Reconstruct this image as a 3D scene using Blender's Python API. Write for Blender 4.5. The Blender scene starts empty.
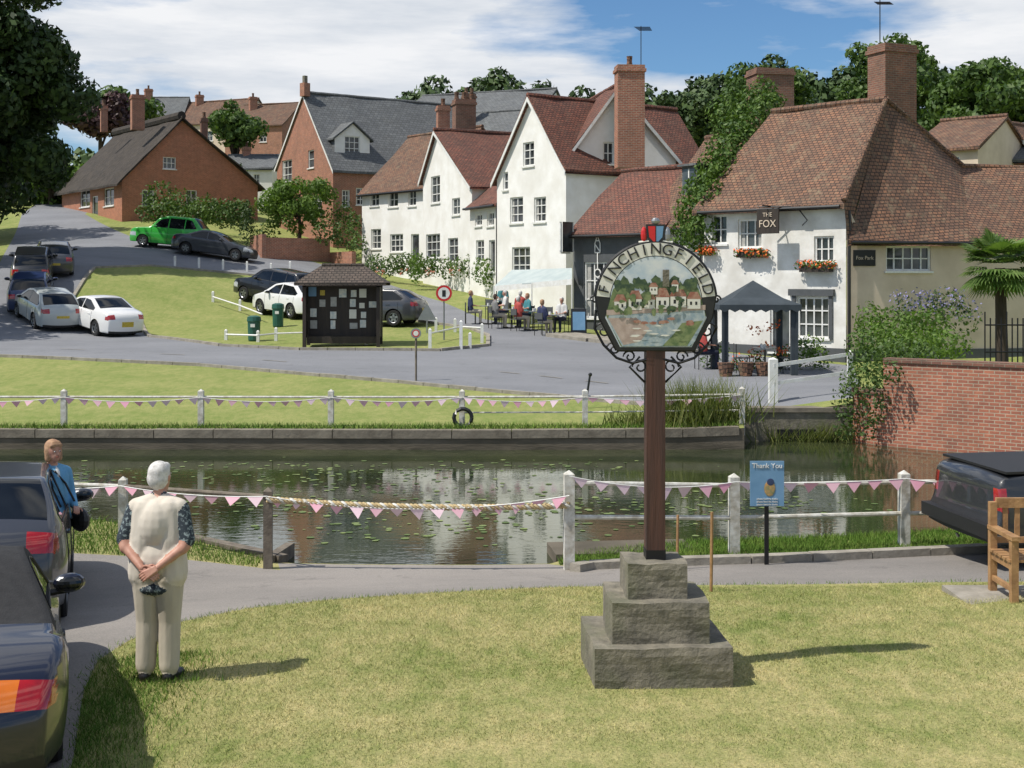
import bpy, bmesh, math, random
import numpy as np
from mathutils import Vector, Matrix
from mathutils.geometry import delaunay_2d_cdt
random.seed(7); rng=np.random.default_rng(7)
FP=1280.0; HZ=280.0; CH=3.12       # survey constants: focal (px), horizon row, eye height (m)
scene=bpy.context.scene
def sv(u,v,d): return Vector(((u-512)/FP*d, d, CH-(v-HZ)/FP*d))
def X(u,d): return (u-512)/FP*d
def Z(v,d): return CH-(v-HZ)/FP*d

# ------------------------------------------------------------ materials
MATS={}
def newmat(name):
    m=bpy.data.materials.new(name); m.use_nodes=True; nt=m.node_tree
    return m,nt,nt.nodes['Principled BSDF']
def L(nt,a,b): nt.links.new(a,b)
def c4(c): return (c[0],c[1],c[2],1)
def mixc(nt,fac,a,b,blend='MIX'):
    n=nt.nodes.new('ShaderNodeMix'); n.data_type='RGBA'; n.blend_type=blend
    for sock,val in ((n.inputs[0],fac),(n.inputs[6],a),(n.inputs[7],b)):
        if isinstance(val,bpy.types.NodeSocket): nt.links.new(val,sock)
        elif isinstance(val,(int,float)): sock.default_value=val
        else: sock.default_value=c4(val)
    return n.outputs[2]
def ramp(nt,fac,a,b):
    n=nt.nodes.new('ShaderNodeMapRange'); n.inputs[1].default_value=a; n.inputs[2].default_value=b
    nt.links.new(fac,n.inputs[0]); return n.outputs[0]
def noise(nt,scale,detail=4,coord=None,rough=.6,stretch=None):
    n=nt.nodes.new('ShaderNodeTexNoise'); n.inputs['Scale'].default_value=scale; n.inputs['Detail'].default_value=detail
    n.inputs['Roughness'].default_value=rough
    if coord is None:
        coord=nt.nodes.new('ShaderNodeNewGeometry').outputs['Position']
    if stretch:
        mp=nt.nodes.new('ShaderNodeMapping'); mp.inputs['Scale'].default_value=stretch
        nt.links.new(coord,mp.inputs[0]); coord=mp.outputs[0]
    nt.links.new(coord,n.inputs['Vector']); return n.outputs['Fac']
def bump(nt,b,h,strength=.4,dist=.02):
    n=nt.nodes.new('ShaderNodeBump'); n.inputs['Strength'].default_value=strength; n.inputs['Distance'].default_value=dist
    nt.links.new(h,n.inputs['Height']); nt.links.new(n.outputs[0],b.inputs['Normal'])
def mat(name,c1,c2=None,scale=4,rough=.8,bmp=0,bs=None,metal=0,lo=.35,hi=.65,stretch=None,coat=0,dist=.02,c3=None):
    if name in MATS: return MATS[name]
    m,nt,b=newmat(name); b.inputs['Roughness'].default_value=rough; b.inputs['Metallic'].default_value=metal
    b.inputs['Coat Weight'].default_value=coat; b.inputs['Coat Roughness'].default_value=.03
    if c2 is None: c2=tuple(x*.85 for x in c1)
    f=ramp(nt,noise(nt,scale,5,stretch=stretch),lo,hi)
    col=mixc(nt,f,c1,c2)
    if c3 is not None:
        f3=ramp(nt,noise(nt,scale*.27,4),.48,.68); col=mixc(nt,f3,col,c3)
    L(nt,col,b.inputs['Base Color'])
    if bmp: bump(nt,b,noise(nt,bs or scale*6,4,stretch=stretch),bmp,dist)
    MATS[name]=m; return m
def matbrick(name,c1,c2,mortar,w=.225,h=.075,ms=.01,rough=.85,stain=(.05,.045,.03),st=.5,bmp=.5,dist=.012,off=.5,lich=None):
    m,nt,b=newmat(name); b.inputs['Roughness'].default_value=rough
    uv=nt.nodes.new('ShaderNodeTexCoord').outputs['UV']
    n=nt.nodes.new('ShaderNodeTexBrick'); L(nt,uv,n.inputs['Vector'])
    n.inputs['Color1'].default_value=c4(c1); n.inputs['Color2'].default_value=c4(c2); n.inputs['Mortar'].default_value=c4(mortar)
    n.inputs['Scale'].default_value=1; n.inputs['Mortar Size'].default_value=ms; n.inputs['Mortar Smooth'].default_value=.2
    n.inputs['Brick Width'].default_value=w; n.inputs['Row Height'].default_value=h; n.offset=off
    f=ramp(nt,noise(nt,1.1,6,rough=.7),.42,.75)
    ff=nt.nodes.new('ShaderNodeMath'); ff.operation='MULTIPLY'; L(nt,f,ff.inputs[0]); ff.inputs[1].default_value=st
    col=mixc(nt,ff.outputs[0],n.outputs['Color'],stain)
    f2=ramp(nt,noise(nt,5,5,rough=.75),.3,.7)
    col=mixc(nt,f2,col,mixc(nt,1.0,col,(1.45,1.4,1.35),'MULTIPLY'))
    if lich:
        f3=ramp(nt,noise(nt,2.6,6,rough=.8),.52,.7); col=mixc(nt,f3,col,lich)
    L(nt,col,b.inputs['Base Color'])
    inv=nt.nodes.new('ShaderNodeMath'); inv.operation='SUBTRACT'; inv.inputs[0].default_value=1; L(nt,n.outputs['Fac'],inv.inputs[1])
    ad=nt.nodes.new('ShaderNodeMath'); ad.operation='ADD'; L(nt,inv.outputs[0],ad.inputs[0]); L(nt,noise(nt,9,3),ad.inputs[1])
    bump(nt,b,ad.outputs[0],bmp,dist)
    MATS[name]=m; return m
def matleaf(name,dark,light,rough=.55,trans=.3):
    m,nt,b=newmat(name); out=nt.nodes['Material Output']
    g=nt.nodes.new('ShaderNodeNewGeometry')
    c=mixc(nt,g.outputs['Random Per Island'],dark,light)
    f=ramp(nt,noise(nt,.55,3),.35,.65)
    c=mixc(nt,f,c,mixc(nt,1.0,c,(.6,.66,.62),'MULTIPLY'))
    L(nt,c,b.inputs['Base Color']); b.inputs['Roughness'].default_value=rough
    b.inputs['Specular IOR Level'].default_value=.3
    if trans:
        t=nt.nodes.new('ShaderNodeBsdfTranslucent'); L(nt,mixc(nt,1.0,c,(1.3,1.5,.6),'MULTIPLY'),t.inputs[0])
        ms=nt.nodes.new('ShaderNodeMixShader'); ms.inputs[0].default_value=trans
        L(nt,b.outputs[0],ms.inputs[1]); L(nt,t.outputs[0],ms.inputs[2]); L(nt,ms.outputs[0],out.inputs[0])
    MATS[name]=m; return m
def matgrass(name,green,straw,lo=.4,hi=.62,isl=False):
    m,nt,b=newmat(name); b.inputs['Roughness'].default_value=.9; b.inputs['Specular IOR Level'].default_value=.15
    f=ramp(nt,noise(nt,.55,6,rough=.7),lo,hi)
    f1=ramp(nt,noise(nt,5,5,rough=.75,stretch=(1,.5,1)),.38,.62)
    mx=nt.nodes.new('ShaderNodeMath'); mx.operation='MULTIPLY_ADD'; L(nt,f,mx.inputs[0]); mx.inputs[1].default_value=.55
    m2=nt.nodes.new('ShaderNodeMath'); m2.operation='MULTIPLY'; L(nt,f1,m2.inputs[0]); m2.inputs[1].default_value=.45
    L(nt,m2.outputs[0],mx.inputs[2])
    c=mixc(nt,mx.outputs[0],green,straw)
    f2=ramp(nt,noise(nt,45,3),.3,.7)
    c=mixc(nt,f2,mixc(nt,1.0,c,(.7,.73,.68),'MULTIPLY'),mixc(nt,1.0,c,(1.22,1.2,1.15),'MULTIPLY'))
    if isl:
        g=nt.nodes.new('ShaderNodeNewGeometry')
        c=mixc(nt,g.outputs['Random Per Island'],mixc(nt,1.0,c,(.6,.7,.6),'MULTIPLY'),mixc(nt,1.0,c,(1.3,1.25,1.15),'MULTIPLY'))
    L(nt,c,b.inputs['Base Color'])
    if not isl: bump(nt,b,noise(nt,30,4),.6,.03)
    MATS[name]=m; return m

white=mat('white_render',(.82,.81,.78),(.72,.70,.65),1.3,.85,.15,8,c3=(.68,.66,.61))
pubwhite=mat('pub_white',(.78,.77,.73),(.60,.58,.53),1.6,.85,.25,8,c3=(.56,.54,.49))
cream=mat('cream_render',(.66,.55,.43),(.56,.46,.35),1.2,.85,.15,8)
wpaint=mat('white_paint',(.78,.78,.76),(.66,.65,.6),6,.5)
opaint=mat('weathered_white_paint',(.66,.65,.60),(.40,.37,.30),9,.75,.3,20)
blackp=mat('black_paint',(.012,.012,.013),(.02,.02,.02),5,.35)
darkgrey=mat('dark_grey_paint',(.085,.09,.095),(.065,.07,.072),3,.6)
darkwood=mat('dark_stained_wood',(.022,.016,.012),(.04,.028,.02),8,.7,.3,30,stretch=(1,1,.1))
brownpost=mat('reddish_wood',(.10,.04,.026),(.04,.02,.015),9,.65,.5,26,stretch=(1,1,.08))
oak=mat('oak_wood',(.40,.23,.10),(.26,.14,.06),7,.6,.3,30)
brick=matbrick('red_brick',(.33,.12,.07),(.24,.085,.055),(.33,.27,.2),st=.4)
brickdk=matbrick('old_brick',(.20,.085,.055),(.13,.06,.045),(.2,.16,.12),st=.5)
brickor=matbrick('orange_brick',(.36,.13,.075),(.29,.105,.06),(.33,.22,.15),st=.3)
tile=matbrick('clay_roof_tiles',(.215,.108,.062),(.125,.068,.045),(.03,.02,.015),w=.19,h=.13,ms=.016,st=.75,stain=(.055,.042,.032),bmp=1,dist=.03,lich=(.22,.165,.105))
tile2=matbrick('red_roof_tiles',(.205,.075,.048),(.12,.05,.036),(.028,.016,.013),w=.19,h=.13,ms=.016,st=.7,stain=(.055,.034,.027),bmp=1,dist=.03,lich=(.17,.095,.065))
btile=matbrick('brown_roof_tiles',(.105,.08,.065),(.07,.055,.045),(.02,.016,.013),w=.19,h=.13,ms=.016,st=.5,stain=(.04,.035,.028),bmp=1,dist=.03)
slate=matbrick('slate',(.12,.13,.135),(.085,.092,.098),(.03,.03,.03),w=.3,h=.22,ms=.012,st=.4,stain=(.06,.06,.055),bmp=.6)
thatch=mat('thatch',(.062,.050,.040),(.030,.025,.021),3,.95,1,14,stretch=(1,1,.35),dist=.06)
def glassmat(name,c,r=.06):
    m,nt,b=newmat(name); b.inputs['Roughness'].default_value=r; b.inputs['IOR'].default_value=1.5
    f=ramp(nt,noise(nt,1.2,2),.4,.6); L(nt,mixc(nt,f,c,tuple(x*.35 for x in c)),b.inputs['Base Color']); MATS[name]=m; return m
glass=glassmat('window_glass',(.08,.09,.095)); carglass=glassmat('car_glass',(.012,.014,.016),.03)
stone=mat('weathered_stone',(.235,.21,.16),(.12,.11,.085),6,.95,.7,26,c3=(.14,.14,.085),dist=.02)
stonel=mat('kerb_stone',(.34,.31,.26),(.22,.2,.16),4,.9,.5,20)
conc=mat('pond_edge_concrete',(.15,.125,.09),(.07,.06,.04),1.5,.9,.6,9,stretch=(.5,.5,2))
concl=mat('pond_coping',(.24,.21,.16),(.14,.12,.09),2.5,.9,.6,12)
timber=mat('grey_timber',(.20,.17,.13),(.11,.09,.07),5,.9,.5,20)
iron=mat('wrought_iron',(.012,.012,.014),None,4,.45,metal=.3)
pink=mat('pink_bunting',(.75,.36,.46),(.70,.45,.50),2,.8); pink2=mat('pale_bunting',(.80,.60,.66),None,2,.8)
ropem=mat('rope',(.58,.46,.25),(.36,.26,.13),30,.9,.8,60,stretch=(1.0,1,.2))
galv=mat('galvanised_steel',(.35,.36,.37),None,5,.4,metal=.7)
binm=mat('green_plastic',(.02,.10,.07),None,4,.4)
redf=mat('red_flowers',(.70,.05,.02),(.80,.24,.03),20,.6); pinkf=mat('pink_flowers',(.6,.12,.2),(.7,.35,.1),20,.6); lavf=mat('lavender_flowers',(.24,.19,.45),(.17,.2,.24),20,.7)
redp=mat('red_sign_paint',(.6,.02,.02),None,4,.4); bluep=mat('blue_sign_paint',(.12,.25,.40),(.16,.30,.46),4,.4)
paper=mat('paper',(.7,.68,.6),(.45,.5,.5),9,.8)
canvas=mat('awning_canvas',(.42,.47,.46),(.34,.40,.40),2,.8); gazc=mat('gazebo_canvas',(.045,.058,.068),(.03,.04,.048),2,.85)
bark=mat('bark',(.07,.05,.035),(.035,.027,.02),4,.95,.8,14,stretch=(1,1,.2),dist=.04)
L_dark=matleaf('leaf_dark',(.026,.048,.016),(.065,.11,.028),trans=.15)
L_hill=matleaf('leaf_hill',(.035,.068,.02),(.10,.15,.045),trans=0)
L_mid=matleaf('leaf_mid',(.045,.09,.02),(.13,.20,.045),trans=.2)
L_lite=matleaf('leaf_light',(.08,.15,.025),(.19,.28,.06))
L_purp=matleaf('leaf_purple',(.045,.02,.022),(.09,.04,.04),trans=0)
L_ivy=matleaf('leaf_ivy',(.045,.10,.018),(.15,.23,.045),trans=.2)
L_palm=matleaf('leaf_palm',(.08,.15,.03),(.21,.29,.09))
L_reed=matleaf('leaf_reed',(.11,.15,.035),(.26,.26,.09))
L_pad=matleaf('lily_pad',(.09,.14,.035),(.26,.31,.11),trans=0)
grassm=matgrass('lawn',(.17,.21,.06),(.42,.36,.18),.34,.6)
grassf=matgrass('village_green_grass',(.16,.215,.055),(.33,.32,.13),.36,.72)
bladem=matgrass('grass_blades',(.18,.24,.06),(.52,.45,.24),.34,.6,isl=True)
bladeg=matgrass('green_grass_blades',(.09,.18,.03),(.21,.27,.07),.4,.8,isl=True)
def asphalt(name,c,d):
    m,nt,b=newmat(name); b.inputs['Roughness'].default_value=.85
    f=ramp(nt,noise(nt,.35,6,rough=.7,stretch=(.5,1,1)),.35,.68); f2=ramp(nt,noise(nt,60,2),.3,.7)
    f4=ramp(nt,noise(nt,1.7,4,rough=.8),.6,.66)
    cc=mixc(nt,f,c,d); cc=mixc(nt,f4,cc,mixc(nt,1.0,cc,(.82,.82,.82),'MULTIPLY'))
    cc=mixc(nt,f2,mixc(nt,1.0,cc,(.8,.8,.8),'MULTIPLY'),mixc(nt,1.0,cc,(1.2,1.2,1.2),'MULTIPLY'))
    L(nt,cc,b.inputs['Base Color']); bump(nt,b,noise(nt,90,2),.5,.01); MATS[name]=m; return m
asph=asphalt('asphalt',(.215,.22,.235),(.155,.16,.172)); lanem=asphalt('lane_surface',(.27,.245,.22),(.175,.162,.147))
def watermat():
    m,nt,b=newmat('pond_water'); b.inputs['Roughness'].default_value=.02; b.inputs['IOR'].default_value=1.9
    f=ramp(nt,noise(nt,.35,4),.4,.65); L(nt,mixc(nt,f,(.022,.032,.014),(.05,.06,.024)),b.inputs['Base Color'])
    bump(nt,b,noise(nt,3.4,3,stretch=(.8,1.9,1)),.10,.02); MATS['pond_water']=m; return m
waterm=watermat()

# ------------------------------------------------------------ mesh helpers
COL=scene.collection
def empty(name,loc):
    e=bpy.data.objects.new(name,None); e.location=loc; e.empty_display_size=.3; COL.objects.link(e); return e
class MB:
    def __init__(s): s.v=[];s.f=[];s.m=[];s.uv=[];s.ml=[];s.sm=[]
    def mi(s,m):
        if m not in s.ml: s.ml.append(m)
        return s.ml.index(m)
    def face(s,pts,m,nrm=None,smooth=False):
        pts=[Vector(p) for p in pts]
        if nrm is None:
            nrm=Vector((0,0,0))
            for i in range(len(pts)):
                a=pts[i];b=pts[(i+1)%len(pts)]
                nrm+=Vector(((a.y-b.y)*(a.z+b.z),(a.z-b.z)*(a.x+b.x),(a.x-b.x)*(a.y+b.y)))
            if nrm.length<1e-12: return
            nrm.normalize()
        if abs(nrm.z)<.97: t=Vector((0,0,1)).cross(nrm).normalized()
        else: t=Vector((1,0,0))
        w=nrm.cross(t)
        b=len(s.v); s.v+= [tuple(p) for p in pts]; s.f.append(tuple(range(b,b+len(pts)))); s.m.append(s.mi(m)); s.sm.append(smooth)
        s.uv+=[(p.dot(t),p.dot(w)) for p in pts]
    def box(s,o,ex,ey,ez,m):
        o=Vector(o);ex=Vector(ex);ey=Vector(ey);ez=Vector(ez)
        p=lambda a,b,c:o+ex*a+ey*b+ez*c
        for q in (((0,0,0),(0,1,0),(1,1,0),(1,0,0)),((0,0,1),(1,0,1),(1,1,1),(0,1,1)),((0,0,0),(1,0,0),(1,0,1),(0,0,1)),
                  ((1,1,0),(0,1,0),(0,1,1),(1,1,1)),((0,1,0),(0,0,0),(0,0,1),(0,1,1)),((1,0,0),(1,1,0),(1,1,1),(1,0,1))):
            s.face([p(*k) for k in q],m)
    def cbox(s,c,sx,sy,sz,m,rot=0):
        cx,sn=math.cos(rot),math.sin(rot); ex=Vector((cx,sn,0))*sx; ey=Vector((-sn,cx,0))*sy
        s.box(Vector(c)-ex/2-ey/2,ex,ey,(0,0,sz),m)
    def tube(s,pts,r,m,n=6,cap=True):
        pts=[Vector(p) for p in pts]; rr=r if isinstance(r,(list,tuple)) else [r]*len(pts); rings=[]
        for i,p in enumerate(pts):
            d=(pts[min(i+1,len(pts)-1)]-pts[max(i-1,0)]).normalized()
            a=d.cross(Vector((0,0,1)) if abs(d.z)<.9 else Vector((1,0,0))).normalized(); b=d.cross(a)
            rings.append([p+(a*math.cos(2*math.pi*k/n)+b*math.sin(2*math.pi*k/n))*rr[i] for k in range(n)])
        for i in range(len(pts)-1):
            for k in range(n):
                s.face([rings[i][k],rings[i][(k+1)%n],rings[i+1][(k+1)%n],rings[i+1][k]][::-1],m,smooth=True)
        if cap: s.face(rings[0],m); s.face(rings[-1][::-1],m)
    def ball(s,c,r,m,n=10,k=6):
        c=Vector(c); r=Vector(r) if not isinstance(r,(int,float)) else Vector((r,r,r))
        P=lambda i,j:c+Vector((r.x*math.sin(math.pi*j/k)*math.cos(2*math.pi*i/n),r.y*math.sin(math.pi*j/k)*math.sin(2*math.pi*i/n),r.z*math.cos(math.pi*j/k)))
        for j in range(k):
            for i in range(n):
                q=[P(i,j),P(i,j+1),P(i+1,j+1),P(i+1,j)]
                if j==0: q=q[:3]
                elif j==k-1: q=[q[0],q[1],q[3]]
                s.face(q,m,smooth=True)
    def obj(s,name,parent=None,weld=False):
        if not s.f: return None
        me=bpy.data.meshes.new(name); off=Vector(parent.location) if parent else Vector((0,0,0))
        me.from_pydata([tuple(Vector(v)-off) for v in s.v],[],s.f)
        for m in s.ml: me.materials.append(m)
        me.polygons.foreach_set('material_index',s.m); me.polygons.foreach_set('use_smooth',s.sm)
        ul=me.uv_layers.new(name='UVMap'); ul.data.foreach_set('uv',[c for t in s.uv for c in t])
        if weld:
            bm=bmesh.new(); bm.from_mesh(me); bmesh.ops.remove_doubles(bm,verts=bm.verts,dist=.0008); bm.to_mesh(me); bm.free()
        me.update(); o=bpy.data.objects.new(name,me); COL.objects.link(o)
        if parent: o.parent=parent
        return o
def quads(name,V,m,parent=None,mi=None):
    n,k=V.shape[0],V.shape[1]; me=bpy.data.meshes.new(name)
    off=np.array(parent.location if parent else (0,0,0),dtype=float)
    co=(V-off).reshape(-1).astype(np.float32)
    me.vertices.add(n*k); me.vertices.foreach_set('co',co); me.loops.add(n*k)
    me.loops.foreach_set('vertex_index',np.arange(n*k,dtype=np.int32)); me.polygons.add(n)
    me.polygons.foreach_set('loop_start',np.arange(0,n*k,k,dtype=np.int32)); me.polygons.foreach_set('loop_total',np.full(n,k,dtype=np.int32))
    for a in (m if isinstance(m,(list,tuple)) else [m]): me.materials.append(a)
    me.update(calc_edges=True); o=bpy.data.objects.new(name,me); COL.objects.link(o)
    if parent: o.parent=parent
    return o
def pip(poly,P):
    P=np.atleast_2d(P); x,y=P[:,0],P[:,1]; ins=np.zeros(len(P),bool); n=len(poly)
    for i in range(n):
        x0,y0=poly[i][0],poly[i][1]; x1,y1=poly[(i+1)%n][0],poly[(i+1)%n][1]
        c=((y0>y)!=(y1>y)); 
        if abs(y1-y0)<1e-12: continue
        ins^= c & (x<(x1-x0)*(y-y0)/(y1-y0)+x0)
    return ins

# ------------------------------------------------------------ terrain
ctrl=[(-8,0,1.4),(0,0,1.4),(8,0,1.4),(-6,7,-.08),(0,7,.1),(6,7,.1),(-2.6,8.5,0),(3,8.5,0),(-5.2,9.6,-.2),(-2.7,10,0),(0,10,0),(5,10,0),(8,10,0),(-10,10,-.2),
 (-5.5,12.6,-.33),(-2.5,12.3,-.08),(0,12.5,-.04),(6,12.5,-.02),(-6,14.3,-.4),(-4,15.3,-.42),(0,15.5,-.45),(4,15.8,-.42),(7,16,-.4),(-15,15,-.4),(15,16,-.3),(2.6,17.5,-.48),(6,18,-.48),(-6,18.5,-.45),(-4,17,-.47),(0,16.4,-.52),(-3,16.4,-.52),(-18,19,-.4),
 (9.2,31,.5),(13,28,.8),(6.5,31,.18),(5.6,29.8,-.05),(17,24,.9),(24,30,1.0)]
for u,v,d in [(-300,432,28),(0,432,28),(300,432,28),(600,431,28),(0,357,41),(200,365,39.5),(400,383,36),(600,402,32.5),(700,393,33.5),(830,362,41.5),(720,350,45),
 (140,338,50),(300,348,45),(480,350,44),(600,332,50),(20,330,51),(120,335,52),(60,276,61),(300,305,61),(390,325,52),(150,268,66),(285,275,68),(370,275,74),(420,290,66),
 (480,302,60),(560,326,52),(175,250,73),(240,258,73),(100,222,88),(220,225,88),(300,238,86),(60,215,92),(-150,330,50),(-150,280,62),(-100,240,85),(1000,380,38),(1000,350,44),(1150,350,44),(900,362,41),
 (-150,190,105),(100,200,105),(400,230,100),(700,250,95),(1000,250,95),(800,300,65),(1000,300,65)]:
    p=sv(u,v,d); ctrl.append(tuple(p))
C=np.array(ctrl,float)
def U(r2): return .5*r2*np.log(r2+1e-9)
n=len(C); S=12.0
A=np.zeros((n+3,n+3)); D2=((C[:,None,:2]-C[None,:,:2])**2).sum(-1)/S**2
A[:n,:n]=U(D2)+np.eye(n)*.004; A[:n,n]=1; A[:n,n+1:]=C[:,:2]/S; A[n,:n]=1; A[n+1:,:n]=(C[:,:2]/S).T
sol=np.linalg.solve(A,np.concatenate([C[:,2],[0,0,0]]))
def ztv(x,y):
    x=np.asarray(x,float).ravel(); y=np.asarray(y,float).ravel(); xc=np.clip(x,-46,40); yc=np.clip(y,-1,104)
    P=np.stack([xc,yc],1)/S; r2=((P[:,None,:]-(C[:,:2]/S)[None])**2).sum(-1)
    z=U(r2)@sol[:n]+sol[n]+P@sol[n+1:]
    far=np.clip(y-104,0,300)*.02
    return z+far
def zt(x,y): return float(ztv([x],[y])[0])
def gp(u,v):
    ds=np.arange(6,118,.25); xs=(u-512)/FP*ds; zr=CH-(v-HZ)/FP*ds; h=zr-ztv(xs,ds)
    k=np.where(h<0)[0]
    if len(k)==0 : d=100.
    elif k[0]==0: d=6.
    else:
        i=k[0]; d=ds[i-1]+.25*h[i-1]/(h[i-1]-h[i])
    x=(u-512)/FP*d; return Vector((x,d,zt(x,d)))
def gl(l): return [tuple(gp(u,v)[:2]) for u,v in l]
pond=[(-34,19.2),(-6.1,19),(-4.5,18),(-3.9,17.2),(-3,16.45),(.48,16.35),(1,17),(2.6,17.6),(6.1,18.3),(14,18.8),(17.5,22),(10.9,26.7),(8.4,28.8),(7.9,29.6),(5.3,29.6),(5.1,28.1),(0,28),(-34,28.4)]
lane=[(-34,14.8)]+gl([(-40,556),(70,553),(190,560),(280,570)])+[(-3,16.42),(.46,16.32)]+gl([(590,569),(750,563),(985,552)])+[(16,15.2),(30,15),(30,12.9)]+gl([(1150,583),(950,582),(820,584),(700,585),(560,587),(450,592),(340,599),(250,608),(180,622),(130,640),(98,660),(84,690),(72,767)])+[(-2.75,6),(-2.7,0),(-15,-1),(-34,4)]
road=[(-46,40.5)]+gl([(0,357),(200,366),(400,383),(560,398),(640,405)])+[(4.9,30.9),(5.4,30.3),(8.3,30.3),(8.9,31.3)]+gl([(862,395),(855,366),(780,358),(700,350),(650,342),(600,337),(545,331),(480,318),(440,301),(385,283),(350,272),(300,258),(262,256),(250,246),(150,244),(120,232),(85,214)])+[(-33,104),(-38,104)]+gl([(22,214),(12,240),(0,262),(-60,300)])+[(-46,44)]
isl=gl([(95,268),(150,266),(215,272),(285,279),(330,291),(385,309),(420,322),(470,329),(488,336),(488,346),(440,351),(300,350),(220,346),(150,337),(140,320),(108,304),(72,300)])
def sub(poly,st):
    out=[]
    for i in range(len(poly)):
        a=Vector(poly[i][:2]);b=Vector(poly[(i+1)%len(poly)][:2]); k=max(1,int((b-a).length/st))
        out+= [tuple(a+(b-a)*j/k) for j in range(k)]
    return out
verts=[];edges=[]
for p,st in ((pond,.8),(lane,.8),(road,1.5),(isl,1.5)):
    q=sub(p,st); b=len(verts); verts+=[Vector(a) for a in q]; edges+=[(b+i,b+(i+1)%len(q)) for i in range(len(q))]
for y in np.arange(-3,112,1.3):
    for x in np.arange(-47,44,1.3): verts.append(Vector((x+random.uniform(-.2,.2),y+random.uniform(-.2,.2))))
for y in np.arange(-80,1300,45):
    for x in np.arange(-900,900,45):
        if not(-50<x<46 and -6<y<114): verts.append(Vector((x,y)))
r=delaunay_2d_cdt(verts,edges,[],0,1e-4)
tv=np.array([tuple(v) for v in r[0]]); tf=[tuple(f) for f in r[2]]
tz=ztv(tv[:,0],tv[:,1]); cen=np.array([tv[list(f)].mean(0) for f in tf])
inP=pip(pond,cen);inL=pip(lane,cen);inR=pip(road,cen);inI=pip(isl,cen)
cls=np.where(inP,3,np.where(inI,2,np.where(inL,1,np.where(inR,4,0)))); cls=np.where((cls==0)&(cen[:,1]>25),2,cls)
def sheet(name,sel,ms,midx=None):
    ids=sorted({i for k in sel for i in tf[k]}); mp={a:b for b,a in enumerate(ids)}
    me=bpy.data.meshes.new(name); me.from_pydata([(tv[i,0],tv[i,1],tz[i]) for i in ids],[],[tuple(mp[i] for i in tf[k]) for k in sel])
    for m in ms: me.materials.append(m)
    if midx is not None: me.polygons.foreach_set('material_index',midx)
    me.polygons.foreach_set('use_smooth',[True]*len(me.polygons))
    o=bpy.data.objects.new(name,me); COL.objects.link(o); return o
g=[k for k in range(len(tf)) if cls[k] in(0,2)]
sheet('ground',g,[grassm,grassf],[0 if cls[k]==0 else 1 for k in g])
sheet('lane',[k for k in range(len(tf)) if cls[k]==1],[lanem]); sheet('road',[k for k in range(len(tf)) if cls[k]==4],[asph])
WZ=-.6
pw=delaunay_2d_cdt([Vector(p) for p in pond],[],[tuple(range(len(pond)))],1,1e-4)
mb=MB()
for f in pw[2]: mb.face([(pw[0][i].x,pw[0][i].y,WZ) for i in f],waterm,nrm=Vector((0,0,1)))
mb.obj('pond_water')
mb=MB()
for i in range(len(pond)):
    a=Vector(pond[i]);b=Vector(pond[(i+1)%len(pond)]);k=max(1,int((b-a).length/.8))
    for j in range(k):
        p=a+(b-a)*j/k;q=a+(b-a)*(j+1)/k
        mb.face([(p.x,p.y,-1.2),(q.x,q.y,-1.2),(q.x,q.y,zt(*q)+.002),(p.x,p.y,zt(*p)+.002)],conc)
mb.obj('pond_bank')
def strip(name,pts,w,h,m,step=.9,gap=.0):
    mb=MB()
    for i in range(len(pts)-1):
        a=Vector(pts[i][:2]);b=Vector(pts[i+1][:2]);k=max(1,round((b-a).length/step))
        dr=(b-a).normalized();nn=Vector((-dr.y,dr.x))*w/2
        for j in range(k):
            p=a+(b-a)*j/k;q=a+(b-a)*(j+1)/k-dr*gap; zp=zt(*p);zq=zt(*q)
            P=[(p-nn,zp),(q-nn,zq),(q+nn,zq),(p+nn,zp)]; hj=random.uniform(-.006,.006)
            top=[Vector((c.x,c.y,z+h+hj)) for c,z in P]; bot=[Vector((c.x,c.y,z-.15)) for c,z in P]
            mb.face(top,m)
            for e in range(4): mb.face([bot[e],bot[(e+1)%4],top[(e+1)%4],top[e]],m)
    return mb.obj(name)
strip('pond_kerb',[(-34,28.5),(0,28.1),(5.0,28.2)],.26,.03,concl,1.3,.02)
strip('lane_kerb',gl([(575,572),(590,569),(750,563),(985,552)])+[(16,15.2)],.16,.1,stonel,.9,.015)
strip('green_kerb',isl+isl[:1],.14,.09,stonel,.9,.02)
strip('road_kerb',[(-46,40.5)]+gl([(0,357),(200,366),(400,383),(560,398),(640,405)]),.14,.09,stonel,.9,.02)
strip('pub_pavement',gl([(700,352),(650,345),(600,340),(560,335)]),1.6,.09,stonel,1,.0)
mb=MB()
for (u0,v0,u1,v1) in [(500,372,520,374),(540,376,562,378.5),(585,381,608,383.5),(60,349,85,350),(160,354,185,355),(262,360,287,362)]:
    a=gp(u0,v0);b=gp(u1,v1);dr=(b-a).normalized();nn=Vector((-dr.y,dr.x,0))*.04;u=Vector((0,0,.012))
    mb.face([a-nn+u,b-nn+u,b+nn+u,a+nn+u],stonel)
mb.obj('road_markings')

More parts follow.
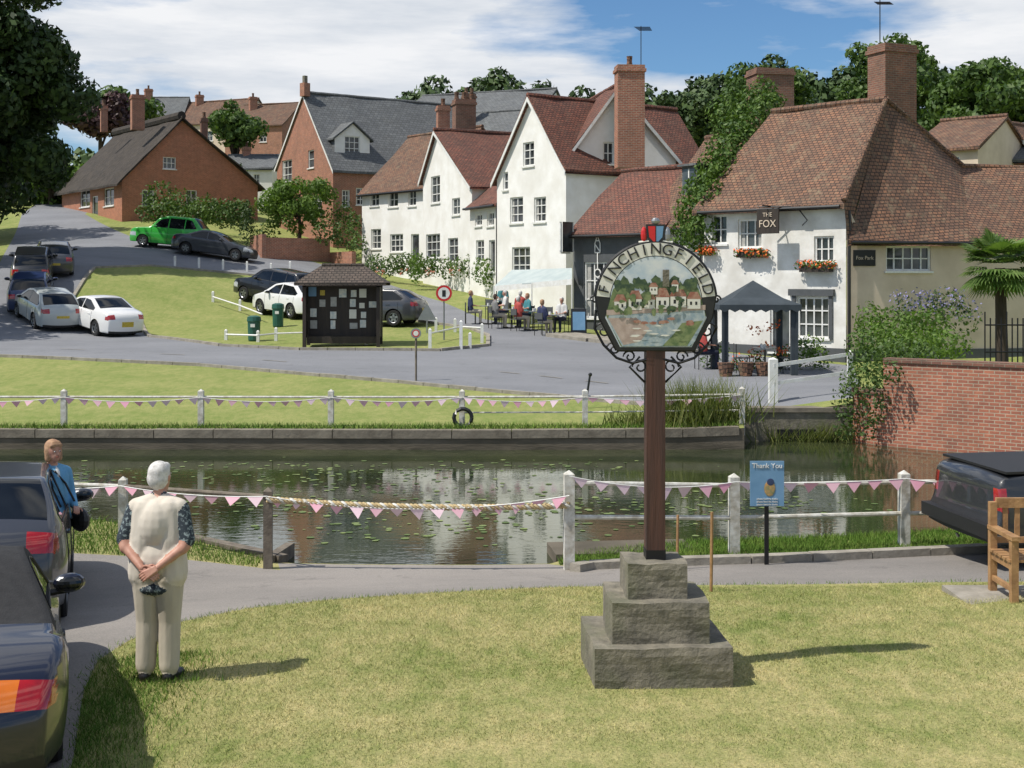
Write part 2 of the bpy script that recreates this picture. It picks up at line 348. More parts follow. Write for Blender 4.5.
# ------------------------------------------------------------ foliage
def leaves(cl,size,per,flat=0.0):
    out=[]
    for c,rad in cl:
        rad=np.array(rad if hasattr(rad,'__len__') else (rad,)*3,float); k=max(8,int(per*(rad[0]*rad[2]+rad[0]*rad[1]+rad[1]*rad[2])/3))
        d=rng.normal(size=(k,3)); d/=np.linalg.norm(d,axis=1)[:,None]
        rr=rng.uniform(.5,1.12,k)**.7; p=np.array(c)+d*rad*rr[:,None]
        nrm=d+rng.normal(size=(k,3))*.55; nrm/=np.linalg.norm(nrm,axis=1)[:,None]
        a=np.cross(nrm,rng.normal(size=(k,3))); a/=np.linalg.norm(a,axis=1)[:,None]; b=np.cross(nrm,a)
        s=(size*rng.uniform(.6,1.3,k))[:,None]
        out.append(np.stack([p-a*s,p-b*s*.6,p+a*s,p+b*s*.6],1))
    return np.concatenate(out)
def clumps(c,rad,k,r0,r1,shell=.45):
    out=[]
    c=np.array(c);rad=np.array(rad)
    for i in range(k):
        d=rng.normal(size=3); d/=np.linalg.norm(d); 
        q=rng.uniform(shell,1.0); r=rng.uniform(r0,r1)
        out.append((c+d*rad*q, (r,r,r*.8)))
    return out
def tree(name,base,rad,cz,k,r0,r1,leaf,per,m,tr=.3,shell=.45):
    e=empty(name,base); b=Vector(base); cl=clumps((b.x,b.y,b.z+cz),rad,k,r0,r1,shell)
    mb=MB(); top=Vector((b.x,b.y,b.z+cz)); mid=b.lerp(top,.5)+Vector((random.uniform(-.2,.2),0,0))
    mb.tube([b-Vector((0,0,.3)),b+Vector((0,0,.4)),mid,top,top+Vector((.2,.1,rad[2]*.5))],[tr*1.4,tr,tr*.75,tr*.5,tr*.15],bark,8)
    for c,_ in cl[::max(1,len(cl)//9)]:
        c=Vector(c); s=mid.lerp(top,random.uniform(0,.9)); mb.tube([s,s.lerp(c,.5)+Vector((0,0,.3)),c],[tr*.4,tr*.25,tr*.08],bark,5)
    mb.obj('trunk',e); quads('crown',leaves(cl,leaf,per),m,e); return e
def bush(name,cl,leaf,per,m,extra=None):
    c0=cl[0][0]; e=empty(name,(c0[0],c0[1],zt(c0[0],c0[1])))
    quads('foliage',leaves(cl,leaf,per),m,e)
    if extra: quads('flowers',leaves(extra[0],extra[1],extra[2]),extra[3],e)
    return e
def bpx(name,lst,leaf,per,m,extra=None):
    return bush(name,[(tuple(sv(u,v,d)),r) for u,v,d,r in lst],leaf,per,m,extra)
tree('large_tree',(X(-28,66),66,zt(X(-28,66),66)),(5.4,5.5,8.4),10.0,95,.9,1.9,.2,330,L_dark,.55)
tree('large_tree',(X(-50,80),80,zt(X(-50,80),80)),(5.5,5,5),6.0,40,1.0,1.9,.24,210,L_dark,.45)
tree('large_tree',(X(-190,50),50,zt(X(-190,50),50)),(5,6,5.5),7.0,36,1.1,2.0,.26,150,L_dark,.45)
def tpx(name,u,vt,vb,d,w,k,m,leaf=.25,per=170,r=(.9,1.7),tr=.3):
    zt_=Z(vt,d);zb=Z(vb,d);x=X(u,d); g=min(zt(x,d),zb); cz=(zt_+zb)/2-g; 
    return tree(name,(x,d,g),(w,w,(zt_-zb)/2*.85),cz,k,r[0],r[1],leaf,per,m,tr)
tpx('tree',893,34,150,88,4.3,48,L_mid,.2,260,(.7,1.5))
tpx('tree',985,56,165,78,4.3,52,L_mid,.2,260,(.7,1.5))
tpx('tree',1060,40,165,85,4.5,36,L_mid,.25,170)
tpx('tree',765,66,140,92,3.4,34,L_mid,.2,250,(.7,1.4))
tpx('tree',690,88,150,98,3.6,34,L_hill,.22,230,(.7,1.5))
tpx('tree',236,102,150,112,2.4,22,L_mid,.22,230,(.6,1.3))
tpx('tree',50,160,215,100,2.6,20,L_lite,.22,190,(.7,1.4))
tpx('copper_beech_tree',100,92,135,125,2.8,20,L_purp,.28,160)
tpx('tree',128,88,130,135,2.8,18,L_mid,.3,140)
tpx('shrub_tree',298,170,238,78,2.2,44,L_lite,.11,620,(.35,.7),.15)
def mass(name,prof,d,m,leaf=.42,per=55):
    cl=[]
    for i in range(len(prof)-1):
        u0,v0=prof[i];u1,v1=prof[i+1]; k=max(1,int((u1-u0)/FP*d/1.5))
        for j in range(k):
            f=(j+random.random()*.6)/k; u=u0+(u1-u0)*f; v=v0+(v1-v0)*f+random.uniform(-3,7)
            dd=d+random.uniform(-6,6); p=sv(u,v,dd); zz=p.z; r=random.uniform(.9,2.3); gz=zt(p.x,p.y); zz-=r
            while zz>gz-1: cl.append(((p.x+random.uniform(-.9,.9),p.y+random.uniform(-2,2),zz),(r,r,r*.85))); zz-=r*1.2; r=random.uniform(1.4,2.6)
    e=empty(name,(cl[0][0][0],cl[0][0][1],0)); quads('foliage',leaves(cl,leaf,per),m,e)
mass('distant_trees',[(395,102),(420,88),(440,68),(462,80),(478,84),(490,66),(515,74),(530,72),(545,92),(560,104),(575,86),(600,98),(625,68),(650,92),(680,86),(700,78),(720,64),(735,80),(760,58),(790,58),(820,84),(850,60),(900,60),(960,75),(1100,60)],135,L_hill,.36,75)
mass('background_trees',[(-300,90),(0,110),(60,140),(100,150),(160,120),(200,112),(280,112),(340,112),(400,112)],160,L_hill,.5,40)
mass('woodland',[(630,108),(660,112),(700,98),(740,92),(790,90),(840,104),(930,112),(1010,120),(1150,105)],118,L_hill,.32,80)

# ------------------------------------------------------------ buildings
class Fr:
    def __init__(s,A,B): 
        s.A=Vector(A[:2]);s.B=Vector(B[:2]);s.w=(s.B-s.A).length;s.ex=(s.B-s.A).normalized();s.ey=Vector((-s.ex.y,s.ex.x))
    def P(s,a,t,z): return Vector((s.A.x+s.ex.x*a+s.ey.x*t,s.A.y+s.ex.y*a+s.ey.y*t,z))
    def loc(s,u,v,t=0):
        d=Vector(((u-512)/FP,1.)); k=(t+s.A.dot(s.ey))/d.dot(s.ey); p=d*k; return ((p-s.A).dot(s.ex), CH-(v-HZ)/FP*k)
    def right(s,D=1): return Fr(s.P(s.w,0,0),s.P(s.w,D,0))
    def left(s,D): return Fr(s.P(0,D,0),s.P(0,0,0))
def F(uA,dA,uB,dB): return Fr((X(uA,dA),dA),(X(uB,dB),dB))
def fbox(mb,f,a0,a1,t0,t1,z0,z1,m):
    mb.box(f.P(a0,t0,z0),tuple(f.ex*(a1-a0))+(0,),tuple(f.ey*(t1-t0))+(0,),(0,0,z1-z0),m)
def wall(mb,f,poly,holes,m,t=0):
    vs=[Vector(p) for p in poly]; ed=[(i,(i+1)%len(poly)) for i in range(len(poly))]
    for h in holes:
        b=len(vs); vs+=[Vector(q) for q in ((h[0],h[1]),(h[2],h[1]),(h[2],h[3]),(h[0],h[3]))]; ed+=[(b+i,b+(i+1)%4) for i in range(4)]
    r=delaunay_2d_cdt(vs,ed,[],0,1e-5); n3=Vector((-f.ey.x,-f.ey.y,0))
    for fc in r[2]:
        c=sum((r[0][i] for i in fc),Vector((0,0)))/len(fc)
        if not pip(poly,[tuple(c)])[0]: continue
        if any(h[0]<c.x<h[2] and h[1]<c.y<h[3] for h in holes): continue
        mb.face([f.P(r[0][i].x,t,r[0][i].y) for i in fc],m,nrm=n3)
curt=mat('net_curtain',(.42,.41,.38),(.3,.3,.28),8,.9)
def window(mb,f,h,nx,nz,wm,fm=None,dep=.12,sill=True,gm=None):
    fm=fm or wpaint; a0,z0,a1,z1=h; gm=gm or glass
    for q in (((a0,z0),(a0,z1)),((a1,z1),(a1,z0)),((a0,z1),(a1,z1)),((a1,z0),(a0,z0))):
        (p,pz),(r_,rz)=q; mb.face([f.P(p,0,pz),f.P(r_,0,rz),f.P(r_,dep+.05,rz),f.P(p,dep+.05,pz)],wm)
    mb.face([f.P(a0,dep,z0),f.P(a1,dep,z0),f.P(a1,dep,z1),f.P(a0,dep,z1)],gm)
    if random.random()<.5:   # curtain or blind close behind the pane
        w_=(a1-a0)*random.uniform(.16,.26)
        for s0,s1 in((a0,a0+w_),(a1-w_,a1)): mb.face([f.P(s0,dep-.0012,z0),f.P(s1,dep-.0012,z0),f.P(s1,dep-.0012,z1),f.P(s0,dep-.0012,z1)],curt)
    fw=.065
    fbox(mb,f,a0,a0+fw,dep-.06,dep-.003,z0,z1,fm);fbox(mb,f,a1-fw,a1,dep-.06,dep-.003,z0,z1,fm)
    fbox(mb,f,a0+fw,a1-fw,dep-.058,dep-.003,z0,z0+fw,fm);fbox(mb,f,a0+fw,a1-fw,dep-.058,dep-.003,z1-fw,z1,fm)
    for i in range(1,nx): 
        c=a0+(a1-a0)*i/nx; fbox(mb,f,c-.022,c+.022,dep-.045,dep-.002,z0+fw,z1-fw,fm)
    for i in range(1,nz):
        c=z0+(z1-z0)*i/nz; fbox(mb,f,a0+fw,a1-fw,dep-.04,dep-.0025,c-.02,c+.02,fm)
    if sill: fbox(mb,f,a0-.06,a1+.06,-.07,dep-.07,z0-.07,z0-.002,fm)
def roofq(mb,a,b,c,d,m,th=.13,wob=.06):
    a,b,c,d=map(Vector,(a,b,c,d)); nrm=((c-a).cross(d-b)).normalized() 
    if nrm.z<0: nrm=-nrm
    k=max(1,int(max((b-a).length,(c-d).length)/.8)); l=max(1,int(max((d-a).length,(c-b).length)/.8)); G=[]
    for i in range(l+1):
        row=[]
        for j in range(k+1):
            p=(a+(b-a)*j/k)*(1-i/l)+(d+(c-d)*j/k)*(i/l)
            w=math.sin(p.x*1.3+p.y*.9)*.5+math.sin(p.x*.5-p.y*1.7+p.z)*.5+random.uniform(-.35,.35)
            row.append(p+nrm*w*wob)
        G.append(row)
    dn=Vector((0,0,-th))
    for i in range(l):
        for j in range(k): mb.face([G[i][j],G[i][j+1],G[i+1][j+1],G[i+1][j]],m,nrm=nrm,smooth=True)
    ring=[G[0][j] for j in range(k+1)]+[G[i][k] for i in range(1,l+1)]+[G[l][j] for j in range(k-1,-1,-1)]+[G[i][0] for i in range(l-1,0,-1)]
    for i in range(len(ring)):
        p,q=ring[i],ring[(i+1)%len(ring)]; mb.face([p+dn,q+dn,q,p],m)
    mb.face([a+dn*1.3,d+dn*1.3,c+dn*1.3,b+dn*1.3],m)
def ridge(mb,p,q,m,r=.11):
    p=Vector(p);q=Vector(q);k=max(1,int((q-p).length/.45))
    for i in range(k):
        mb.tube([p.lerp(q,i/k),p.lerp(q,(i+.96)/k)],r*random.uniform(.93,1.06),m,8)
def base(f,D=4):
    return min(zt(*f.P(a,t,0)[:2]) for a in(0,f.w) for t in(0,D))-.3
def chimney(e,name,u0,u1,vt,vb,d,m,pots=2,rot=.5):
    x0,x1=X(u0,d),X(u1,d);w=(x1-x0)/(math.cos(rot)+.7*math.sin(rot));zt_,zb=Z(vt,d),Z(vb,d);mb=MB();c=((x0+x1)/2,d)
    mb.cbox((c[0],c[1],zb),w,w*.7,zt_-zb-.3,m,rot)
    mb.cbox((c[0],c[1],zt_-.298),w+.12,w*.7+.12,.14,m,rot); mb.cbox((c[0],c[1],zt_-.156),w+.02,w*.7+.02,.156,m,rot)
    for i in range(pots):
        o=(i-(pots-1)/2)*.42; p=Vector((c[0]+o*math.cos(rot),c[1]+o*math.sin(rot),zt_)); mb.tube([p,p+Vector((0,0,.2)),p+Vector((0,0,.42))],[.14,.11,.13],tile,8)
    mb.obj(name,e)
def px(f,l,t=0):
    out=[]
    for w in l:
        a0,_=f.loc(w[0],w[1],t);a1,_=f.loc(w[2],w[3],t)
        am=(w[0]+w[2])/2; _,z1=f.loc(am,w[1],t);_,z0=f.loc(am,w[3],t); out.append((a0,z0,a1,z1,w[4],w[5]))
    return out
def finish(e,f,poly,wins,wm,name,fm=None):
    hs=[w[:4] for w in wins]; mb=MB(); wall(mb,f,poly,hs,wm); mb.obj(name,e)
    if wins:
        mb=MB()
        for w in wins: window(mb,f,w[:4],w[4],w[5],wm,fm)
        mb.obj(name+'_windows',e)
def eaves_house(name,f,D,ze,zr,wm,rm,wf=[],wr=[],oh=.25,ov=.15,zb=None,rr=.5,fm=None,gut=True,wl=[]):
    zb=base(f,D) if zb is None else zb; e=empty(name,f.P(f.w/2,D/2,zb)); w=f.w
    finish(e,f,[(0,zb),(w,zb),(w,ze),(0,ze)],px(f,wf),wm,'front_wall',fm)
    fr=f.right(D); finish(e,fr,[(0,zb),(D,zb),(D,ze),(D*rr,zr-.05),(0,ze)],px(fr,wr),wm,'right_gable',fm)
    fl=f.left(D); finish(e,fl,[(0,zb),(D,zb),(D,ze),(D*(1-rr),zr-.05),(0,ze)],px(fl,wl),wm,'left_gable',fm)
    fb=Fr(f.P(w,D,0),f.P(0,D,0)); finish(e,fb,[(0,zb),(w,zb),(w,ze),(0,ze)],[],wm,'back_wall')
    mb=MB(); s1=(zr-ze)/(D*rr); s2=(zr-ze)/(D*(1-rr))
    roofq(mb,f.P(-ov,-oh,ze-s1*oh+.08),f.P(w+ov,-oh,ze-s1*oh+.08),f.P(w+ov,D*rr,zr+.06),f.P(-ov,D*rr,zr+.06),rm)
    roofq(mb,f.P(w+ov,D+oh,ze-s2*oh+.08),f.P(-ov,D+oh,ze-s2*oh+.08),f.P(-ov,D*rr+.004,zr+.055),f.P(w+ov,D*rr+.004,zr+.055),rm)
    ridge(mb,f.P(-ov,D*rr,zr+.07),f.P(w+ov,D*rr,zr+.07),rm); mb.obj('roof',e)
    if gut:
        mb=MB(); g0=f.P(-.1,-oh-.08,ze-s1*oh-.02);g1=f.P(w+.1,-oh-.08,ze-s1*oh-.02); mb.tube([g0,g1],.06,blackp,6)
        q=f.P(w-.12,-.07,0); mb.tube([Vector((q.x,q.y,zb+.1)),Vector((q.x,q.y,ze-.2)),f.P(w-.12,-oh-.04,ze-s1*oh-.05)],.04,blackp,6); mb.obj('gutter',e)
    return e
def gable_house(name,f,D,zeL,zeR,sA,zA,wm,rm,wf=[],wr=[],oh=.22,ov=.2,zb=None,fm=None):
    zb=base(f,D) if zb is None else zb; e=empty(name,f.P(f.w/2,D/2,zb)); w=f.w
    finish(e,f,[(0,zb),(w,zb),(w,zeR),(sA,zA-.03),(0,zeL)],px(f,wf),wm,'gable_wall',fm)
    fr=f.right(D); finish(e,fr,[(0,zb),(D,zb),(D,zeR),(0,zeR)],px(fr,wr),wm,'right_wall',fm)
    fl=f.left(D); finish(e,fl,[(0,zb),(D,zb),(D,zeL),(0,zeL)],[],wm,'left_wall')
    fb=Fr(f.P(w,D,0),f.P(0,D,0)); finish(e,fb,[(0,zb),(w,zb),(w,zeL),(w-sA,zA-.03),(0,zeR)],[],wm,'back_wall')
    mb=MB(); sl=(zA-zeL)/sA; sr=(zA-zeR)/(w-sA)
    roofq(mb,f.P(w+oh,-ov,zeR-sr*oh+.08),f.P(w+oh,D+ov,zeR-sr*oh+.08),f.P(sA,D+ov,zA+.07),f.P(sA,-ov,zA+.07),rm)
    roofq(mb,f.P(-oh,D+ov,zeL-sl*oh+.08),f.P(-oh,-ov,zeL-sl*oh+.08),f.P(sA-.004,-ov,zA+.065),f.P(sA-.004,D+ov,zA+.065),rm)
    ridge(mb,f.P(sA,-ov,zA+.08),f.P(sA,D+ov,zA+.08),rm); mb.obj('roof',e)
    mb=MB()
    for a,z,s in ((-oh,zeL-sl*oh,1),(w+oh,zeR-sr*oh,-1)):
        p=f.P(a,-ov-.03,z+.02);q=f.P(sA,-ov-.03,zA+.0);u=Vector((0,0,-.2));t=Vector(tuple(f.ey*.03)+(0,))
        mb.face([p,q,q+u,p+u],wpaint); mb.face([p+t,q+t,q+u+t,p+u+t],wpaint); mb.face([p+u,q+u,q+u+t,p+u+t],wpaint)
    mb.obj('bargeboards',e); return e

# --- The pub
f=F(704,45.2,846,41.2); ze=5.55; zb=base(f)
e=empty('public_house',f.P(f.w/2,3,zb))
_,zr=f.loc(830,105,3.4); aL,_=f.loc(772,108,3.4); aR,_=f.loc(886,100,3.4)
W1=px(f,[(738,219,762,248,3,2),(814,236,834,262,3,2),(797,297,829,338,4,3),(712,215,727,244,2,2),(770,300,790,352,1,1)])
finish(e,f,[(0,zb),(f.w,zb),(f.w,ze),(0,ze)],W1,pubwhite,'front_wall')
f2=F(846.5,41.2,1010,42.4); ze2=Z(239,41.2)
W2=px(f2,[(886,246,931,271,5,2)])
finish(e,f2,[(0,zb),(f2.w+3,zb),(f2.w+3,ze2),(.6,ze2),(0,ze)],W2,cream,'side_wall')
mb=MB(); a0,z1=f2.loc(853,250);a1,z0=f2.loc(875,266); fbox(mb,f2,a0,a1,-.04,-.003,z0,z1,blackp); mb.obj('wall_plaque',e); text_f2=(f2,(a0+a1)/2,(z0+z1)/2)
mb=MB(); fbox(mb,f,.0,f.w,-.03,-.003,zb,zb+.75,darkgrey); fbox(mb,f2,.02,f2.w+3,-.03,-.003,zb,zb+.7,darkgrey)
for u0,u1 in((793,796),(829.5,833)):
    a0,z1=f.loc(u0,290);a1,z0=f.loc(u1,340); fbox(mb,f,a0,a1,-.06,-.032,z0,z1,darkgrey)
a0,z1=f.loc(790,289);a1,z0=f.loc(835,296); fbox(mb,f,a0,a1,-.12,-.003,z0,z1,darkgrey); mb.obj('plinth_trim',e)
mb=MB()
R=f.P(aR,3.4,zr);Lr=f.P(aL,3.4,zr)
roofq(mb,f.P(-.3,-.3,ze+.02),f.P(f.w+.1,-.3,ze+.02),R,Lr,tile)
BL=f2.P(-.1,-.28,ze2-.05); M_=sv(962,166,45.5); E=f2.P(f2.loc(965,242)[0],-.28,ze2-.05)
roofq(mb,BL,E,M_,R+Vector((.02,0,-.01)),tile)
roofq(mb,E,f2.P(f2.w+3,-.28,ze2-.05),sv(1110,170,46.3),M_,tile)
mb.face([f.P(f.w+.1,-.3,ze+.02),BL,R],tile)
mb.face([M_,sv(1110,170,46.3),sv(1110,240,49),sv(960,240,49)],tile); mb.face([R,M_,sv(960,240,49),sv(860,200,49)],tile); mb.face([Lr,R,sv(860,200,49),f.P(-.3,7,ze)],tile)
ridge(mb,Lr,R,tile);ridge(mb,M_,sv(1110,170,46.3),tile,.09);ridge(mb,R,M_,tile);ridge(mb,f.P(f.w+.1,-.3,ze+.12),R,tile,.09)
mb.obj('roof',e)
mb=MB(); mb.face([f.P(0,0,zb),f.P(0,7,zb),f.P(0,7,ze),f.P(aL,3.4,zr),f.P(0,0,ze)],pubwhite); mb.obj('left_gable',e)
mb=MB(); mb.tube([f2.P(.05,-.1,zb),f2.P(.05,-.1,ze-.2)],.05,blackp); mb.tube([f.P(0,-.38,ze-.07),f.P(f.w,-.38,ze-.07)],.06,blackp); mb.tube([f2.P(0,-.36,ze2-.12),f2.P(f2.w+3,-.36,ze2-.12)],.06,blackp)
mb.obj('gutter',e)
chimney(e,'chimney_stack',869,915,46,125,44.6,brickdk,0,.4)
mb=MB(); mb.tube([sv(880,55,44.5),sv(880,0,44.5)],.02,iron,5)
for k in range(5): mb.tube([sv(874,2+k*1.2,44.5)+Vector((0,-.1*k,0)),sv(890,2+k*1.2,44.5)+Vector((0,-.1*k,0))],.012,iron,4)
mb.obj('tv_aerial',e)
mb=MB()
for (u0,v0,u1,v1) in ((742,252,768,258),(804,266,834,271)):
    a0,z1=f.loc(u0,v0);a1,z0=f.loc(u1,v1); fbox(mb,f,a0,a1,-.3,-.03,z1-.2,z1,darkwood)
mb.obj('window_boxes',e)
cl=[];fl=[]
for (u0,u1,v) in ((742,768,254),(804,834,266),(704,716,252)):
    for k in range(7):
        a,z=f.loc(u0+(u1-u0)*k/6,v); p=f.P(a,-.2,z+.02); cl.append((tuple(p),(.2,.18,.16))); fl.append((tuple(p+Vector((0,-.06,.02))),(.22,.18,.17)))
quads('window_box_leaves',leaves(cl,.06,900),L_ivy,e); quads('window_box_flowers',leaves(fl,.05,700),[redf],e)
def text(body,size,origin,xdir,updir,m,e,name,ext=.004,bold=0):
    cu=bpy.data.curves.new(name,'FONT'); cu.body=body; cu.size=size; cu.extrude=ext; cu.align_x='CENTER'; cu.align_y='CENTER'; cu.offset=bold
    o=bpy.data.objects.new(name,cu); COL.objects.link(o); bpy.context.view_layer.update()
    me=bpy.data.meshes.new_from_object(o.evaluated_get(bpy.context.evaluated_depsgraph_get())); COL.objects.unlink(o); bpy.data.objects.remove(o)
    me.materials.clear(); me.materials.append(m); xd=Vector(xdir).normalized();ud=Vector(updir).normalized();nd=xd.cross(ud)
    Mx=Matrix((xd,ud,nd)).transposed().to_4x4(); Mx.translation=Vector(origin)-(Vector(e.location) if e else Vector()); me.transform(Mx)
    o=bpy.data.objects.new(name,me); COL.objects.link(o)
    if e: o.parent=e
    return o
ff,aa,zc_=text_f2; text('Fox Park',.17,ff.P(aa,-.05,zc_),Vector(tuple(ff.ex)+(0,)),(0,0,1),cream,e,'plaque_lettering')
a,z=f.loc(772,222); se=empty('pub_sign',f.P(a,-.5,z-.5)); mb=MB()
p=f.P(a-.1,-.75,z); ex3=Vector(tuple(f.ex)+(0,))
mb.box(p+Vector((0,0,-.42)),ex3*.85,Vector(tuple(f.ey)+(0,))*.05,(0,0,.82),darkwood); mb.tube([f.P(a+.3,-.02,z+.5),f.P(a+.3,-1.0,z+.5)],.025,iron)
mb.tube([f.P(a+.9,-.05,z+.55),f.P(a+1.3,-.3,z+.3),f.P(a+1.5,-.2,z),f.P(a+1.25,-.1,z-.15)],.02,iron); mb.tube([f.P(a-.1,-.72,z+.48),f.P(a+1.4,-.1,z+.48)],.025,iron); mb.obj('board',se)
text('THE',.2,p+ex3*.42+Vector((0,-.012,.2))-Vector(tuple(f.ey)+(0,))*.01,ex3,(0,0,1),cream,se,'lettering'); text('FOX',.34,p+ex3*.42+Vector((0,-.012,-.1))-Vector(tuple(f.ey)+(0,))*.01,ex3,(0,0,1),cream,se,'lettering_2')
f=F(645,50,704,46.5)
e=eaves_house('cottage',f,6,Z(222,48),Z(137,50.5),pubwhite,tile,[(676,262,696,300,2,3)],[],zb=None)
fd=F(682,47.9,697,47.2); mb=MB(); a=Z(186,47.5);b=Z(166,47.5)
fbox(mb,fd,0,fd.w,0,2,a-.3,b,slate); fbox(mb,fd,.08,fd.w-.08,-.02,-.002,a,b-.1,glass); fbox(mb,fd,fd.w/2-.03,fd.w/2+.03,-.04,-.021,a,b-.1,wpaint); fbox(mb,fd,-.1,fd.w+.1,-.15,2,b,b+.08,slate); mb.obj('dormer',e)
# antiques shop
f=F(574,51.5,664,48.3); ze=Z(229,50)
e=eaves_house('antiques_shop',f,6.4,ze,Z(169,52),darkgrey,tile2,[(584,262,612,318,3,3),(618,285,634,302,2,2),(640,262,656,318,1,3)],[],oh=.3)
fl=f.left(6.4); mb=MB(); D=6.4; zb=base(f); w=px(fl,[(560,222,571,252,2,3)])[0]
wall(mb,fl,[(0,zb),(D,zb),(D,ze),(D*.5,Z(169,52)-.1),(0,ze)],[w[:4]],white,t=-.03); 
ff=Fr(fl.P(0,-.03,0),fl.P(D,-.03,0)); window(mb,ff,w[:4],2,3,white); fbox(mb,fl,0,D,-.1,-.04,zb,zb+.6,blackp); mb.obj('white_gable',e)
for i,ch in enumerate('ANTIQUES'):
    a,z=f.loc(598,240+i*8.4); text(ch,.5,f.P(a,-.03,z),Vector(tuple(f.ex)+(0,)),(0,0,1),wpaint,e,'letter')
# big white gabled house
f=F(497,60,566,55.5); sA,zA=f.loc(531,97)
_,zL=f.loc(497,178);_,zR=f.loc(563,166)
e=gable_house('white_gabled_house',f,8.5,zL,zR,sA,zA,white,tile2,[(523,142,534,166,2,3),(510,197,523,223,2,3),(534,197,546,222,2,3),(503,172,508,190,1,2),(512,247,530,274,3,3)],[])
f=F(560,56.5,676,57.5); sA,zA=f.loc(617,87)
_,zL=f.loc(566,166);_,zR=f.loc(676,158)
e=gable_house('white_gabled_house',f,7.5,zL,zR,sA,zA,white,tile2,[(603,142,614,164,2,2)],[])
chimney(e,'chimney_stack',615,644,66,168,55.9,brick,1,.1)
mb=MB(); mb.tube([sv(641,75,56.5),sv(641,26,56.5)],.02,iron,5)
for k in range(6): mb.tube([sv(634+k,27+k*.7,56.5),sv(650+k*.4,27+k*.7,56.5)],.012,iron,4)
mb.obj('tv_aerial',e)
# terrace
f=F(362,77,432,71.5)
e=eaves_house('white_cottage',f,7,Z(188,74),Z(133,76.5),white,tile,[(370,192,379,206,2,2),(388,192,398,207,2,2),(408,190,416,206,2,2),(371,229,381,249,2,3),(390,234,403,252,3,3),(411,234,419,262,1,1)],[])
f=F(423,70.5,472,64.5); sA,zA=f.loc(437,131)
e=gable_house('white_cottage',f,8,Z(178,70),Z(186,65.5),sA,zA,white,tile2,[(431,176,440,203,2,3),(426,234,440,258,3,3),(448,238,458,262,2,3),(452,198,460,215,2,2)],[])
chimney(e,'chimney_stack',452,476,100,140,70,brickdk,3,.3); chimney(e,'chimney_stack_2',436,450,106,136,74,brick,1,.3)
f=F(470,64.2,499,60.8)
e=eaves_house('white_cottage',f,6,Z(203,62.5),Z(158,64.5),white,tile2,[(475,214,482,226,2,2),(487,212,494,226,2,2),(476,240,484,262,2,3),(489,240,495,272,1,1)],[])
# chapel-like brick house
f=F(277,91,333,83.5)
e=gable_house('brick_house',f,12,Z(163,88),Z(168,84),f.w*.5,f.loc(305,93)[1],brick,slate,[(282,160,292,182,2,3),(308,150,314,168,1,2),(312,195,322,215,2,3)],[(342,190,350,207,2,3),(356,188,366,205,2,3)],ov=.1)
mb=MB(); p=sv(305,92,87); mb.cbox((p.x,p.y,p.z-.3),.5,.5,.9,brick,.8); mb.cbox((p.x,p.y,p.z+.6),.25,.25,.5,stone,.8); mb.obj('finial',e)
fr=f.right(12); a0,_=fr.loc(334,150,1.0);a1,_=fr.loc(369,150,1.0); zt0=Z(124,86);zb0=Z(163,86)
mb=MB(); sf=Fr(fr.P(a0,.9,0),fr.P(a1,.9,0)); w_=sf.w; h=(w_*.28,zb0+.5,w_*.72,zt0-.9)
wall(mb,sf,[(0,zb0),(w_,zb0),(w_,zt0-1),(w_/2,zt0),(0,zt0-1)],[h],white); window(mb,sf,h,3,3,white)
mb.face([sf.P(0,0,zb0),sf.P(0,3,zb0),sf.P(0,3,zt0-1),sf.P(0,0,zt0-1)],slate);mb.face([sf.P(w_,0,zb0),sf.P(w_,3,zb0),sf.P(w_,3,zt0-1),sf.P(w_,0,zt0-1)],slate)
roofq(mb,sf.P(-.2,4,zt0-1.1),sf.P(-.2,-.2,zt0-1.1),sf.P(w_/2,-.2,zt0+.08),sf.P(w_/2,4,zt0+.08),slate,.1,.01); roofq(mb,sf.P(w_+.2,-.2,zt0-1.1),sf.P(w_+.2,4,zt0-1.1),sf.P(w_/2,4,zt0+.081),sf.P(w_/2,-.2,zt0+.081),slate,.1,.01)
mb.obj('dormer',e)
f=F(400,100,536,96); e=eaves_house('slate_roofed_building',f,9,Z(118,98),Z(91,101),white,slate,[],[],zb=3)
f=F(455,86,512,84); e=eaves_house('slate_roofed_building',f,5,Z(135,85),Z(112,87),brick,slate,[],[],zb=3)
chimney(e,'chimney_stack',462,476,94,120,87,brickdk,2)
